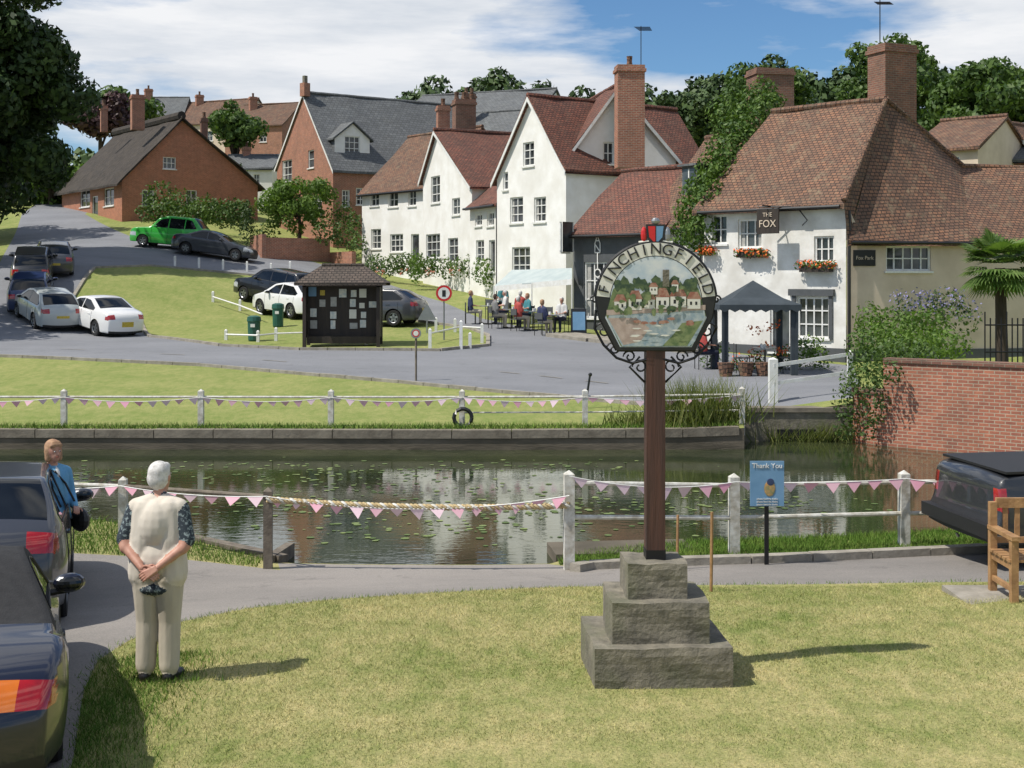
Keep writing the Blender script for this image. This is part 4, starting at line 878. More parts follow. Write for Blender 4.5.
    for sgn in(-1,1):
        y=sgn*(hw(mx,belt)+.14); mm.ball((mx,y,belt+.07),(.075,.12,.075),col,12,8); mm.ball((mx+.035,y,belt+.07),(.05,.1,.055),carglass,12,8); mm.tube([(mx,sgn*(hw(mx,belt)-.04),belt-.0),(mx,y,belt+.02)],.025,trim,5)
    mm.obj('mirrors',e)
    h=Vector(head).normalized(); ang=math.atan2(-h.y,-h.x)
    ctr=Vector(pos[:2]); z0=zt(*(ctr+Vector((h.x,h.y))*Ln*.33)); z1=zt(*(ctr-Vector((h.x,h.y))*Ln*.33)); pitch=math.atan2(z0-z1,Ln*.66)
    zc=(z0+z1)/2+zoff
    Rz=Matrix.Rotation(ang,4,'Z')@Matrix.Rotation(pitch,4,'Y')
    e.matrix_world=Matrix.Translation((ctr.x,ctr.y,zc))@Rz@Matrix.Translation((-Ln/2,0,0)); return e
cw=carpaint('white_car_paint',(.75,.75,.74)); csil=carpaint('silver_car_paint',(.40,.43,.42)); cbk=carpaint('black_car_paint',(.012,.013,.015)); cnavy=carpaint('navy_car_paint',(.006,.008,.02)); cgrey=carpaint('grey_car_paint',(.04,.043,.052)); cgr=carpaint('green_car_paint',(.04,.40,.05)); cblue=carpaint('blue_car_paint',(.02,.035,.10)); cpk=carpaint('dark_truck_paint',(.018,.02,.024),.45)
car('parked_car',gp(97,331),(-.72,.69),'saloon',cw)
car('parked_car',gp(46,323),(-.6,.8),'hatch',csil)
car('parked_car',gp(31,305),(-.3,.95),'hatch',cblue)
car('parked_car',gp(33,282),(-.3,.95),'suv',cbk)
car('parked_car',gp(54,271),(-.35,.94),'hatch',cgrey)
car('taxi_cab',gp(172,248),(-1,.1),'taxi',cgr)
car('parked_car',gp(214,257),(1,-.1),'saloon',cgrey)
car('parked_car',gp(277,305),(-.85,.55),'suv',cbk)
car('parked_car',gp(291,316),(-.7,.7),'hatch',cw)
car('parked_car',gp(376,325),(-.9,.3),'hatch',cgrey)
car('convertible_car',(-4.2,9.25),(-.35,.94),'roadster',cnavy,seg=.05)
car('parked_car',(-5.72,13.9),(-.3,.95),'hatch',cgrey,seg=.05)
car('pickup_truck',(8.3,16.3),(.97,.12),'pickup',cpk,W=1.85,seg=.05)

# ------------------------------------------------------------ village sign
sx=X(655,10.25); sy=10.28; g0=zt(sx,sy); e=empty('village_sign',(sx,sy,g0))
def rough_block(mb,c,w,d,h,m,rot):
    n_=6
    cs,sn=math.cos(rot),math.sin(rot)
    def Q(a,b,cc):
        x=(a-.5)*w;y=(b-.5)*d;z=cc*h
        edge=sum(1 for t in(a,b) if t in(0,1))+(1 if cc==1 else 0)
        k=.985 if edge>=2 else 1; x*=k;y*=k
        j=Vector((math.sin(a*9+b*7+c[2]*5)*.006,math.cos(a*5+cc*8)*.006,(math.sin(a*11+b*6+cc)*.006 if cc>0 else 0)))
        return Vector((c[0]+x*cs-y*sn,c[1]+x*sn+y*cs,c[2]+z))+j
    for i in range(n_):
        for j in range(n_):
            a0,a1,b0,b1=i/n_,(i+1)/n_,j/n_,(j+1)/n_
            mb.face([Q(a0,b0,1),Q(a1,b0,1),Q(a1,b1,1),Q(a0,b1,1)],m)
            mb.face([Q(a0,0,b0),Q(a1,0,b0),Q(a1,0,b1),Q(a0,0,b1)],m); mb.face([Q(a1,1,b0),Q(a0,1,b0),Q(a0,1,b1),Q(a1,1,b1)],m)
            mb.face([Q(0,a1,b0),Q(0,a0,b0),Q(0,a0,b1),Q(0,a1,b1)],m); mb.face([Q(1,a0,b0),Q(1,a1,b0),Q(1,a1,b1),Q(1,a0,b1)],m)
mb=MB(); rough_block(mb,(sx-.01,sy,g0-.05),1.08,.98,.36,stone,.06); rough_block(mb,(sx,sy,g0+.305),.78,.72,.32,stone,.03); rough_block(mb,(sx-.01,sy,g0+.62),.48,.46,.28,stone,.05); mb.obj('stone_plinth',e)
zp=g0+.89; Zs=lambda v: CH-(v-HZ)/FP*sy
mb=MB(); mb.cbox((sx,sy,zp),.15,.15,Zs(348)-zp,brownpost,.03); mb.cbox((sx,sy,zp-.005),.157,.157,.09,iron,.03); mb.obj('post',e)
cz=Zs(302); R0=.468; KS=1.035
def ring(rad,a0,a1,n_): return [(rad*math.cos(math.radians(a0+(a1-a0)*i/n_)),rad*math.sin(math.radians(a0+(a1-a0)*i/n_))) for i in range(n_+1)]
outl=[(-.30,-.37),(.30,-.37)]+[(.43,-.12)]+ring(R0,8,172,36)+[(-.43,-.12)]
pic=[(-.275,-.345),(.275,-.345),(.39,-.12)]+ring(.352,0,180,26)+[(-.39,-.12)]
mb=MB(); T=lambda p,t:Vector((sx+p[0]*KS,sy+t,cz+p[1]*KS))
def plate(mb,poly,t0,t1,m):
    mb.face([T(p,t0) for p in poly],m); mb.face([T(p,t1) for p in poly][::-1],m)
    for i in range(len(poly)): a,b=poly[i],poly[(i+1)%len(poly)]; mb.face([T(a,t0),T(a,t1),T(b,t1),T(b,t0)],m)
plate(mb,outl,-.09,-.04,blackp); mb.obj('panel',e)
signcream=mat('sign_cream',(.72,.70,.60),(.64,.62,.54),5,.6); spic=mat('painted_sky',(.42,.5,.55),(.62,.64,.62),9,.6); sgr=mat('painted_green',(.09,.14,.05),(.20,.24,.10),18,.6,lo=.4,hi=.6); sgd=mat('painted_trees',(.03,.06,.03),(.09,.13,.05),30,.6,lo=.4,hi=.6); srd=mat('painted_roofs',(.28,.11,.07),(.38,.22,.15),25,.6,lo=.4,hi=.6); srv=mat('painted_road',(.36,.27,.22),(.48,.38,.32),18,.6); swt=mat('painted_river',(.22,.30,.34),(.42,.46,.44),22,.6)
mb=MB(); band=ring(.458,6,174,36)+ring(.358,174,6,36)
for i in range(36): mb.face([T(band[i],-.094),T(band[i+1],-.094),T(band[72-i],-.094),T(band[73-i],-.094)],signcream)
mb.obj('name_band',e)
mb=MB(); mb.face([T(p,-.0935) for p in pic],spic)
hill=[(-.385,-.1)]+[(-.33+ .66*i/14,.10+.05*math.sin(i*1.1)+.02*math.sin(i*3)) for i in range(15)]+[(.385,-.1),(.27,-.34),(-.27,-.34)]
mb.face([T(p,-.0955) for p in hill],sgr)
zo=[-.0956]
def pp(poly,m): zo[0]-=.00035; mb.face([T(p,zo[0]) for p in poly],m)
def blobp(x,z,rx,rz,m): pp([(x+rx*math.cos(a)*(1+.2*math.sin(3*a+x*40)),z+rz*math.sin(a)*(1+.2*math.sin(5*a+x*30))) for a in np.linspace(0,2*math.pi,12)[:-1]],m)
for i in range(13): blobp(-.29+.58*i/12,.13+.03*math.sin(i*2.3),.035,.045,sgd)
pp([(-.36,-.09),(.37,-.05),(.38,-.12),(.30,-.3),(.26,-.338),(-.26,-.338),(-.37,-.14)],swt)
pp([(-.37,-.12),(-.15,-.12),(-.05,-.2),(-.12,-.3),(-.25,-.33)],srv); pp([(.05,-.335),(.24,-.335),(.36,-.14),(.2,-.16),(.14,-.24)],sgr)
pp([(-.38,-.06),(.38,-.02),(.38,-.06),(-.38,-.1)],srv)
for (x,z,w,h) in ((-.32,-.04,.09,.10),(-.21,-.03,.10,.12),(-.09,-.02,.08,.09),(.0,-.02,.10,.13),(.11,-.01,.12,.12),(.24,-.02,.1,.10),(-.05,.09,.06,.06),(.12,.11,.05,.06)):
    pp([(x,z-.03),(x+w,z-.03),(x+w,z+h*.45),(x,z+h*.45)],signcream); pp([(x-.008,z+h*.45),(x+w+.008,z+h*.45),(x+w*.78,z+h),(x+w*.22,z+h)],srd)
    for k in range(2): pp([(x+w*(.2+.4*k),z),(x+w*(.36+.4*k),z),(x+w*(.36+.4*k),z+h*.25),(x+w*(.2+.4*k),z+h*.25)],blackp)
pp([(.05,.12),(.1,.12),(.1,.25),(.05,.25)],stone)
for i in range(26): blobp(-.34+.68*random.random(),-.08+.2*random.random(),random.uniform(.012,.03),random.uniform(.012,.035),random.choice([sgd,sgr]))
for i in range(9): x=-.2+.4*random.random();z=-.3+.13*random.random(); blobp(x,z,.035,.006,signcream)
for i in range(10): x=-.3+.6*random.random(); blobp(x,-.12-.05*random.random(),.03,.012,srd)
mb.obj('painted_scene',e)
for i,ch in enumerate('FINCHINGFIELD'):
    a=math.radians(166-152*i/12); c=T((.408*math.cos(a),.408*math.sin(a)),-.099); text(ch,.125,c,(math.sin(a),0,-math.cos(a)),(math.cos(a),0,math.sin(a)),blackp,e,'letter')
mb=MB(); mb.tube([T(p,-.065) for p in outl+outl[:1]],.014,iron,6)
def spiral(cx,cz_,r,a0,turn,n_=18): return [T((cx+r*(1-.75*i/n_)*math.cos(a0+turn*i/n_),cz_+r*(1-.75*i/n_)*math.sin(a0+turn*i/n_)),-.065) for i in range(n_+1)]
for s in(-1,1):
    mb.tube([T((s*p[0],p[1]),-.065) for p in [(.46,-.06),(.47,-.2),(.40,-.33),(.3,-.43),(.18,-.47),(.06,-.44)]],.012,iron,6)
    for (x,z,r_) in ((.40,-.22,.07),(.32,-.36,.06),(.2,-.42,.05),(.12,-.5,.06),(.47,.02,.035)): mb.tube(spiral(s*x,z,r_,0 if s>0 else math.pi,s*7.5),.008,iron,5)
    mb.tube([T((s*.08,-.62),-.03),T((s*.2,-.5),-.06),T((s*.12,-.42),-.06)],.01,iron,5)
mb.obj('scroll_ironwork',e)
mb=MB(); crest=[(-.07,.5),(-.075,.6),(0,.6),(.075,.6),(.07,.5),(.04,.45),(0,.43),(-.04,.45)]
plate(mb,crest,-.085,-.05,blackp); mb.face([T(p,-.088) for p in [(-.06,.585),(-.004,.585),(-.004,.45),(-.05,.5)]],redp); mb.face([T(p,-.088) for p in [(.004,.585),(.06,.585),(.05,.5),(.004,.45)]],bluep)
mb.ball(T((0,.625),-.07),(.035,.025,.028),galv); mb.ball(T((-.09,.52),-.07),(.025,.02,.065),redp); mb.ball(T((.09,.52),-.07),(.025,.02,.065),galv); mb.tube([T((-.13,.46),-.07),T((0,.475),-.07),T((.13,.46),-.07)],.013,signcream); mb.obj('crest',e)

# ------------------------------------------------------------ notice board
b=Vector((X(343,45.5),45.5,zt(X(343,45.5),45.5))); e=empty('notice_board_shelter',b); mb=MB(); hw_=1.36; dep=.9
for sx_ in(-1,1):
    for sy_ in(-1,1): mb.cbox((b.x+sx_*(hw_-.06),b.y+sy_*dep/2,b.z-.3),.12,.12,2.6,darkwood)
mb.cbox((b.x,b.y+.1,b.z+.35),2*hw_-.2,.1,1.85,darkwood); mb.cbox((b.x,b.y-.0,b.z+.1),2*hw_-.26,.6,.25,darkwood); mb.cbox((b.x,b.y-.45,b.z+2.1),2*hw_,.12,.16,darkwood)
for s_ in (-1,1): mb.cbox((b.x+s_*(hw_-.055),b.y,b.z+.3),.06,dep-.15,1.8,darkwood)
mb.obj('frame',e); mb=MB()
for i in range(7):
    for j in range(4):
        if random.random()<.75:
            w_=random.uniform(.15,.28);h_=random.uniform(.18,.34); mb.cbox((b.x-1.05+i*.35+random.uniform(-.05,.05),b.y+.03,b.z+.62+j*.38+random.uniform(-.05,.05)),w_,.012,h_,random.choice([paper,paper,signcream,curt,paper,bluep if i%3==0 else paper,platey]))
mb.obj('notices',e); mb=MB(); zt0=b.z+2.25; o=.25; c=[Vector((b.x+a*(hw_+o),b.y+d*(dep/2+o+.1),zt0)) for a,d in((-1,-1),(1,-1),(1,1),(-1,1))]; r0=Vector((b.x-.75,b.y,zt0+.62)); r1=Vector((b.x+.75,b.y,zt0+.62))
roofq(mb,c[0],c[1],r1,r0,btile,.08,.01); roofq(mb,c[2],c[3],r0,r1,btile,.08,.01); mb.face([c[1],c[2],r1],btile); mb.face([c[3],c[0],r0],btile); ridge(mb,r0,r1,btile,.06); mb.obj('roof',e)

# ------------------------------------------------------------ street furniture
def bin_(p,h=.95):
    e=empty('litter_bin',p); mb=MB(); p=Vector(p); mb.tube([p,p+Vector((0,0,.05)),p+Vector((0,0,h*.75)),p+Vector((0,0,h*.78)),p+Vector((0,0,h*.95)),p+Vector((0,0,h))],[.2,.22,.24,.27,.25,.12],binm,12); mb.cbox((p.x,p.y-.25,p.z+h*.55),.16,.02,.12,wpaint); mb.obj('bin_body',e)
bin_(gp(254,341)); bin_(gp(278,327),1.0)
def disc(mb,c,r,m,t=0,n_=20): mb.face([Vector(c)+Vector((r*math.cos(a),t,r*math.sin(a))) for a in np.linspace(0,2*math.pi,n_+1)[:-1]],m)
def rsign(name,u,d,vt,r,kind):
    x=X(u,d); b=Vector((x,d,zt(x,d))); c=Vector((x,d-.04,Z(vt,d)-r)); e=empty(name,b); mb=MB(); mb.tube([b,Vector((x,d,c.z+r*.8))],.03,galv if kind!='g' else timber,8)
    mb.tube([c+Vector((0,.02,0)),c+Vector((0,0,0))],r,galv,20)
    if kind=='r': disc(mb,c,r*.98,redp,-.004); disc(mb,c,r*.72,wpaint,-.007); mb.cbox(c+Vector((-.0,-.01,-.13)),.13,.004,.24,blackp)
    elif kind=='g': disc(mb,c,r*.98,galv,-.004); disc(mb,c,r*.7,redp,-.007); disc(mb,c,r*.5,wpaint,-.009)
    mb.obj('sign',e)
rsign('traffic_sign',444,47,285,.3,'r'); rsign('traffic_sign',416,36.5,328,.15,'g')
p=gp(427,333); e=empty('warning_sign',p); mb=MB(); mb.tube([p,p+Vector((0,0,.9))],.03,galv,6); 
s_=.36; c=p+Vector((0,-.03,.7)); mb.face([c+Vector((-s_,0,-.2)),c+Vector((s_,0,-.2)),c+Vector((0,0,.45))],galv); mb.face([c+Vector((s_,.06,-.2)),c+Vector((-s_,.06,-.2)),c+Vector((0,.06,.45))],darkgrey)
mb.obj('sign',e)
mb=MB(); b=Vector((X(585,31.5),31.5,zt(X(585,31.5),31.5))); mb.tube([b,b+Vector((.12,0,.8))],.03,blackp,6); mb.ball(b+Vector((.13,0,.83)),.05,blackp); mb.obj('leaning_marker_post')
x=X(767,15.9); b=Vector((x,15.9,zt(x,15.9))); e=empty('information_sign',b); z1=Z(461,15.9);z0=Z(506,15.9); mb=MB(); mb.cbox((x,15.93,b.z-.1),.05,.04,z1-b.z,iron); mb.cbox((x,15.9,z0),.42,.02,z1-z0,bluep)
c=Vector((x+.03,15.885,(z0+z1)/2-.06)); mb.ball(c,(.07,.004,.10),mat('sign_orange',(.55,.28,.1),(.2,.22,.1),20,.6)); mb.ball(c+Vector((.01,-.003,.08)),(.045,.004,.045),mat('sign_navy',(.03,.05,.12),None,5,.6)); mb.obj('board',e)
text('Thank You',.085,(x,15.885,z1-.06),(1,0,0),(0,0,1),wpaint,e,'lettering')
for k in range(3): text('please feed the ducks',.03,(x,15.885,z0+.02+k*.035),(1,0,0),(0,0,1),wpaint,e,'small_lettering')
mb=MB()
for u,v0,v1,d in ((677,515,560,15.6),(711,512,583,13.6)):
    b=Vector((X(u,d),d,zt(X(u,d),d))); mb.tube([b-Vector((0,0,.1)),Vector((b.x+.01,d,Z(v0,d)))],.018,oak,6)
mb.obj('wooden_stakes')
bx,by=X(1003,12.9),12.9; g0=zt(bx,by); e=empty('park_bench',(bx,by,g0)); mb=MB(); w_=1.6
for x in (0,w_): 
    mb.cbox((bx+x,by-.28,g0),.07,.07,.64,oak); mb.cbox((bx+x,by+.28,g0),.07,.07,.92,oak); mb.cbox((bx+x,by-.02,g0+.64),.09,.66,.04,oak); mb.cbox((bx+x,by,g0+.34),.05,.5,.07,oak); mb.cbox((bx+x,by,g0+.12),.04,.5,.05,oak)
mb.obj('legs',e); mb=MB()
for k in range(5): mb.cbox((bx+w_/2,by-.26+k*.115,g0+.42),w_+.1,.09,.025,oak)
mb.obj('seat',e); mb=MB(); mb.cbox((bx+w_/2,by+.28,g0+.86),w_-.07,.05,.1,oak); mb.cbox((bx+w_/2,by+.28,g0+.5),w_-.07,.04,.06,oak)
for k in range(12): mb.cbox((bx+.13+k*.122,by+.28,g0+.558),.05,.02,.304,oak)
mb.obj('backrest',e)
mb=MB(); mb.cbox((bx+.7,by,g0-.05),2.3,1.0,.06,stonel); mb.obj('paving_slab')
# gazebo
gx,gy=X(753,38.6),38.6; g0=zt(gx,gy); e=empty('gazebo',(gx,gy,g0)); mb=MB(); r_=1.08; zt1=Z(304,38.6)
for a,b_ in((-1,-1),(1,-1),(1,1),(-1,1)): mb.cbox((gx+a*r_,gy+b_*r_,g0-.1),.07,.07,zt1-g0+.1,gazc); mb.cbox((gx+a*(r_-.08),gy+b_*(r_-.08),g0),.16,.16,zt1-g0,gazc)
c=[Vector((gx+a*(r_+.12),gy+b_*(r_+.12),zt1)) for a,b_ in((-1,-1),(1,-1),(1,1),(-1,1))]; t=[Vector((gx+a*.3,gy+b_*.3,Z(284,38.6)-.1)) for a,b_ in((-1,-1),(1,-1),(1,1),(-1,1))]; ap=Vector((gx,gy,Z(282,38.6)+.05))
for i in range(4):
    j=(i+1)%4; m1=(c[i]+t[i])/2-Vector((0,0,.06));m2=(c[j]+t[j])/2-Vector((0,0,.06)); mb.face([c[i],c[j],m2,m1],gazc);mb.face([m1,m2,t[j],t[i]],gazc); mb.face([t[i],t[j],ap],gazc)
    for k in range(8):
        p=c[i].lerp(c[j],k/8);q_=c[i].lerp(c[j],(k+1)/8);mm_=(p+q_)/2; mb.face([p-Vector((0,0,.14)),mm_-Vector((0,0,.22)),q_-Vector((0,0,.14)),q_,p],gazc)
mb.obj('canopy',e)
# cafe awning
e=empty('cafe_awning',sv(540,285,52)); mb=MB(); A=sv(512,270,56);B=sv(572,268,52.3);Cc=sv(572,279,50.8);Dd=sv(494,286,54.2)
roofq(mb,Dd,Cc,B,A,canvas,.04,.01); mb.face([Dd-Vector((0,0,.22)),Cc-Vector((0,0,.22)),Cc,Dd],wpaint)
for P_ in (Dd,Cc,(Dd+Cc)/2): mb.tube([P_,Vector((P_.x,P_.y,zt(P_.x,P_.y)))],.03,wpaint,6)
mb.obj('canopy',e)
p=gp(579,334); e=empty('menu_board',p); mb=MB(); mb.box(p+Vector((-.3,0,.02)),(.6,0,0),(0,.04,0),(0,.2,.95),blackp); mb.box(p+Vector((-.3,.42,.02)),(.6,0,0),(0,.04,0),(0,-.2,.95),blackp); mb.box(p+Vector((-.24,-.01,.15)),(.48,0,0),(0,.01,0),(0,.14,.7),bluep); mb.obj('board',e)

# ------------------------------------------------------------ people
def capmesh(mb,p,r,q,s,m):
    p=Vector(p);q=Vector(q); mb.ball(p,r,m,10,7)
    if (p-q).length>1e-4: mb.ball(q,s,m,10,7); mb.tube([p,q],[r,s],m,10)
def blob(name,caps,voxel,parent,M4,smooth=3):
    """tapered capsules / ellipsoids fused into ONE continuous skin, material by nearest source"""
    mb=MB(); dummy=wpaint
    for c in caps:
        if len(c)==5: capmesh(mb,c[0],c[1],c[2],c[3],dummy)
        else: mb.ball(c[0],c[1],dummy,16,10)
    o=mb.obj('tmp',None,weld=True)
    md=o.modifiers.new('r','REMESH'); md.mode='VOXEL'; md.voxel_size=voxel; md.use_smooth_shade=True
    if smooth: ms=o.modifiers.new('s','SMOOTH'); ms.factor=.5; ms.iterations=smooth
    bpy.context.view_layer.update(); me=bpy.data.meshes.new_from_object(o.evaluated_get(bpy.context.evaluated_depsgraph_get())); bpy.data.objects.remove(o)
    nf=len(me.polygons); ce=np.zeros(nf*3); me.polygons.foreach_get('center',ce); ce=ce.reshape(-1,3); best=np.full(nf,1e9); mi=np.zeros(nf,int); ml=[]
    for c in caps:
        m=c[-1]
        if m not in ml: ml.append(m)
        if len(c)==5:
            a=np.array(c[0],float);b=np.array(c[2],float);ab=b-a;t=np.clip(((ce-a)@ab)/(ab@ab+1e-9),0,1); d=np.linalg.norm(ce-(a+t[:,None]*ab),axis=1)-(c[1]+(c[3]-c[1])*t)
        else:
            R_=np.array(c[1],float); k=np.linalg.norm((ce-np.array(c[0]))/R_,axis=1); d=(k-1)*R_.min()
        w=d<best; best[w]=d[w]; mi[w]=ml.index(m)
    me.materials.clear()
    for m in ml: me.materials.append(m)
    me.polygons.foreach_set('material_index',mi.astype(np.int32)); me.polygons.foreach_set('use_smooth',[True]*nf); me.transform(M4); me.update()
    ob=bpy.data.objects.new(name,me); COL.objects.link(ob); ob.parent=parent; return ob
def hand(w,d,n_,side,curl,m,s=1.0):
    w=Vector(w);d=Vector(d).normalized();n_=Vector(n_);n_=(n_-d*n_.dot(d)).normalized();l=d.cross(n_)*side; caps=[]
    for o in(-.026,-.009,.009,.026): caps.append((tuple(w+l*o*.6*s),.016*s,tuple(w+d*.085*s+l*o*s),.013*s,m))
    for o,Lf in ((-.030,.062),(-.010,.074),(.010,.08),(.030,.07)):
        p=w+d*.085*s+l*o*s; dd=d.copy()
        for k,fr in enumerate((.45,.32,.23)):
            an=curl*(.5+.5*k); dd=(dd*math.cos(an)+n_*math.sin(an)).normalized(); n2=p+dd*Lf*fr*s; caps.append((tuple(p),(.0092-.001*k)*s,tuple(n2),(.0085-.001*k)*s,m)); p=n2
    p=w+d*.025*s+l*.03*s; q_=p+(d*.6+l*.75).normalized()*.042*s; r_=q_+(d*.9+l*.25+n_*.3).normalized()*.034*s
    caps+= [(tuple(p),.013*s,tuple(q_),.011*s,m),(tuple(q_),.0105*s,tuple(r_),.009*s,m)]
    return caps
skin=mat('skin',(.50,.27,.19),(.42,.2,.14),12,.55); whair=mat('white_hair',(.70,.68,.65),(.45,.43,.40),30,.8,.5,70,dist=.006); bhair=mat('blonde_hair',(.40,.24,.13),(.26,.14,.08),30,.7,.5,70,dist=.006); dhair=mat('dark_hair',(.05,.03,.02),None,40,.7)
vest=mat('cream_gilet',(.62,.56,.47),(.55,.49,.41),5,.85,.5,9,dist=.012,stretch=(1,1,.5)); shirt=mat('patterned_shirt',(.02,.03,.04),(.22,.27,.27),40,.8,lo=.52,hi=.6); trou=mat('cream_trousers',(.50,.45,.36),(.42,.37,.29),4,.85,.6,9,dist=.015,stretch=(1,1,.35)); shoe=mat('black_shoe',(.015,.014,.014),None,5,.4)
bluec=mat('blue_cardigan',(.15,.38,.60),(.11,.30,.50),6,.9,.5,20,dist=.008); dnav=mat('navy_trousers',(.02,.025,.05),None,5,.85); eyem=mat('eye',(.02,.015,.012),None,5,.2); lip=mat('lips',(.4,.12,.1),None,5,.5); bagm=mat('black_leather',(.015,.015,.015),None,5,.4)
def headcaps(c,fwd,hair,long=False):
    c=Vector(c);f=Vector(fwd).normalized();r=f.cross(Vector((0,0,1))).normalized();u=Vector((0,0,1))
    P=lambda a,b,z:tuple(c+r*a+f*b+u*z)
    caps=[(P(0,0,.01),(.075,.082,.098),skin),(P(0,.035,-.045),.05,P(0,.045,-.075),.036,skin),(P(0,.085,.0),.011,P(0,.1,-.022),.014,skin),(P(.075,-.005,-.01),.016,P(.078,-.012,.012),.015,skin),(P(-.075,-.005,-.01),.016,P(-.078,-.012,.012),.015,skin),
      (P(0,-.025,.045),(.086,.088,.088),hair),(P(0,-.045,-.005),(.083,.068,.085),hair),(P(.03,.03,.088),.034,P(-.03,.03,.088),.034,hair)]
    if long: caps+=[(P(.066,-.01,.02),.034,P(.07,0,-.08),.03,hair),(P(-.066,-.01,.02),.034,P(-.07,0,-.08),.03,hair),(P(0,-.055,-.02),.06,P(0,-.055,-.1),.05,hair),(P(.05,.055,.07),.024,P(-.05,.055,.07),.024,hair)]
    face=MB()
    for s in(-1,1): face.ball(P(s*.028,.079,.012),(.011,.011,.007),wpaint,8,6); face.ball(P(s*.028,.087,.012),(.006,.006,.006),eyem,8,6); face.tube([P(s*.015,.09,.032),P(s*.042,.078,.034)],.004,hair,5)
    face.tube([P(-.02,.084,-.048),P(0,.092,-.047),P(.02,.084,-.048)],.0045,lip,5); return caps,face
def person(name,pos,rot,caps,hd,hands,scale=1.0,voxel=.012,hv=.0045):
    e=empty(name,pos); Mx=Matrix.Rotation(rot,4,'Z')@Matrix.Scale(scale,4); hc,face=hd
    blob('body',caps+hc,voxel,e,Mx)
    fo=face.obj('face',None); fo.data.transform(Mx); fo.parent=e
    for i,h in enumerate(hands):
        if hv: blob('hand_%s'%('l' if i==0 else 'r'),h,hv,e,Mx,1)
        else:
            mb=MB(); [capmesh(mb,c[0],c[1],c[2],c[3],c[4]) for c in h]; o=mb.obj('hand',None); o.data.transform(Mx); o.parent=e
    return e
caps=[]
for s in(-1,1):
    caps+=[((s*.095,.0,1.31),.105,(s*.10,-.01,1.08),.118,vest),((s*.10,-.01,1.08),.118,(s*.108,0,.82),.125,vest),((s*.05,.02,1.37),.065,(s*.165,.0,1.33),.07,vest),
     ((s*.185,.0,1.32),.062,(s*.25,-.05,1.09),.058,shirt),((s*.245,-.05,1.10),.048,(s*.225,-.09,1.03),.043,skin),((s*.24,-.07,1.05),.043,(s*.055,-.19,.90),.027,skin),
     ((s*.08,0,.80),.125,(s*.085,.01,.46),.088,trou),((s*.085,.01,.46),.088,(s*.092,-.01,.12),.078,trou),((s*.092,-.05,.045),.043,(s*.13,.13,.035),.037,shoe)]
caps+=[((0,-.02,1.2),(.15,.14,.2),vest),((0,0,.93),(.18,.15,.19),vest),((0,0,.72),(.185,.14,.06),shirt),((0,.03,1.36),.055,(0,.05,1.47),.05,skin),((-.04,.02,1.42),.026,(.04,.02,1.42),.026,shirt)]
hd=headcaps((0,.06,1.545),(.25,1,-.1),whair)
hl=hand((-.055,-.19,.90),(.9,-.2,-.45),(.1,.7,-.5),1,.35,skin,.95); hr=hand((.055,-.205,.90),(-.85,-.2,-.5),(-.1,.8,-.3),-1,.5,skin,.95)
px_,py_=X(158,10.0),10.0
person('pedestrian',(px_,py_,zt(px_,py_)),-.08,caps,hd,[hl,hr],1.02,.011)
caps=[]
for s in(-1,1):
    caps+=[((s*.085,0,1.27),.1,(s*.08,0,1.05),.1,bluec),((s*.08,0,1.05),.1,(s*.1,0,.82),.12,bluec),((s*.05,0,1.35),.06,(s*.16,0,1.31),.06,bluec),((s*.09,0,.8),.12,(s*.09,.01,.45),.08,dnav),((s*.09,.01,.45),.08,(s*.09,-.01,.09),.055,dnav),((s*.09,-.04,.04),.042,(s*.1,.12,.035),.035,shoe)]
caps+=[((0,.02,1.15),(.13,.125,.25),bluec),((0,.06,1.22),(.05,.075,.16),wpaint),((0,.01,1.36),.05,(0,.02,1.46),.045,skin),
 ((.18,0,1.3),.058,(.25,-.02,1.05),.05,bluec),((.25,-.02,1.05),.05,(.2,.14,.86),.038,bluec),((-.18,0,1.3),.058,(-.25,-.02,1.05),.05,bluec),((-.25,-.02,1.05),.05,(-.17,.16,.95),.038,bluec)]
hd=headcaps((0,.03,1.535),(.1,1,-.05),bhair,True)
hl=hand((-.17,.17,.94),(.4,.8,-.2),(.2,-.2,-.9),1,.5,skin,.9); hr=hand((.2,.15,.85),(-.1,.4,-.9),(-.6,.3,0),-1,.4,skin,.9)
wx,wy=X(52,14.2),14.2; WR=-2.2
e=person('woman',(wx,wy,zt(wx,wy)),WR,caps,hd,[hl,hr],1.04,.012)
mb=MB(); mb.ball((-.26,.12,.78),(.07,.15,.13),bagm,12,8); mb.tube([(.1,-.1,1.37),(.03,.1,1.33),(-.06,.15,1.2),(-.17,.15,1.0),(-.24,.12,.88)],.012,bagm,6); mb.tube([(.1,-.1,1.37),(0,-.13,1.25),(-.15,-.1,1.05),(-.25,.05,.88)],.012,bagm,6); o=mb.obj('handbag',None); o.data.transform(Matrix.Rotation(WR,4,'Z')@Matrix.Scale(1.04,4)); o.parent=e
def chair(p,rot):
    e=empty('cafe_chair',p); mb=MB()
    for a in(-.2,.2):
        for b in(-.2,.2): mb.tube([(a,b,0),(a,b,.45 if b>0 else .88)],.015,blackp,5)
    mb.cbox((0,0,.44),.44,.44,.03,darkgrey); mb.cbox((0,-.2,.62),.42,.02,.24,darkgrey); o=mb.obj('chair_frame',None); o.data.transform(Matrix.Rotation(rot,4,'Z')); o.parent=e
def table(p):
    e=empty('cafe_table',p); mb=MB(); p=Vector(p); mb.tube([p+Vector((0,0,.72)),p+Vector((0,0,.75))],.36,galv,16); mb.tube([p,p+Vector((0,0,.72))],.03,blackp,6); mb.tube([p,p+Vector((0,0,.03))],.2,blackp,10)
    for k in range(3): q_=p+Vector((random.uniform(-.2,.2),random.uniform(-.2,.2),.75)); mb.tube([q_,q_+Vector((0,0,.11))],.035,wpaint,8)
    mb.obj('table',e)
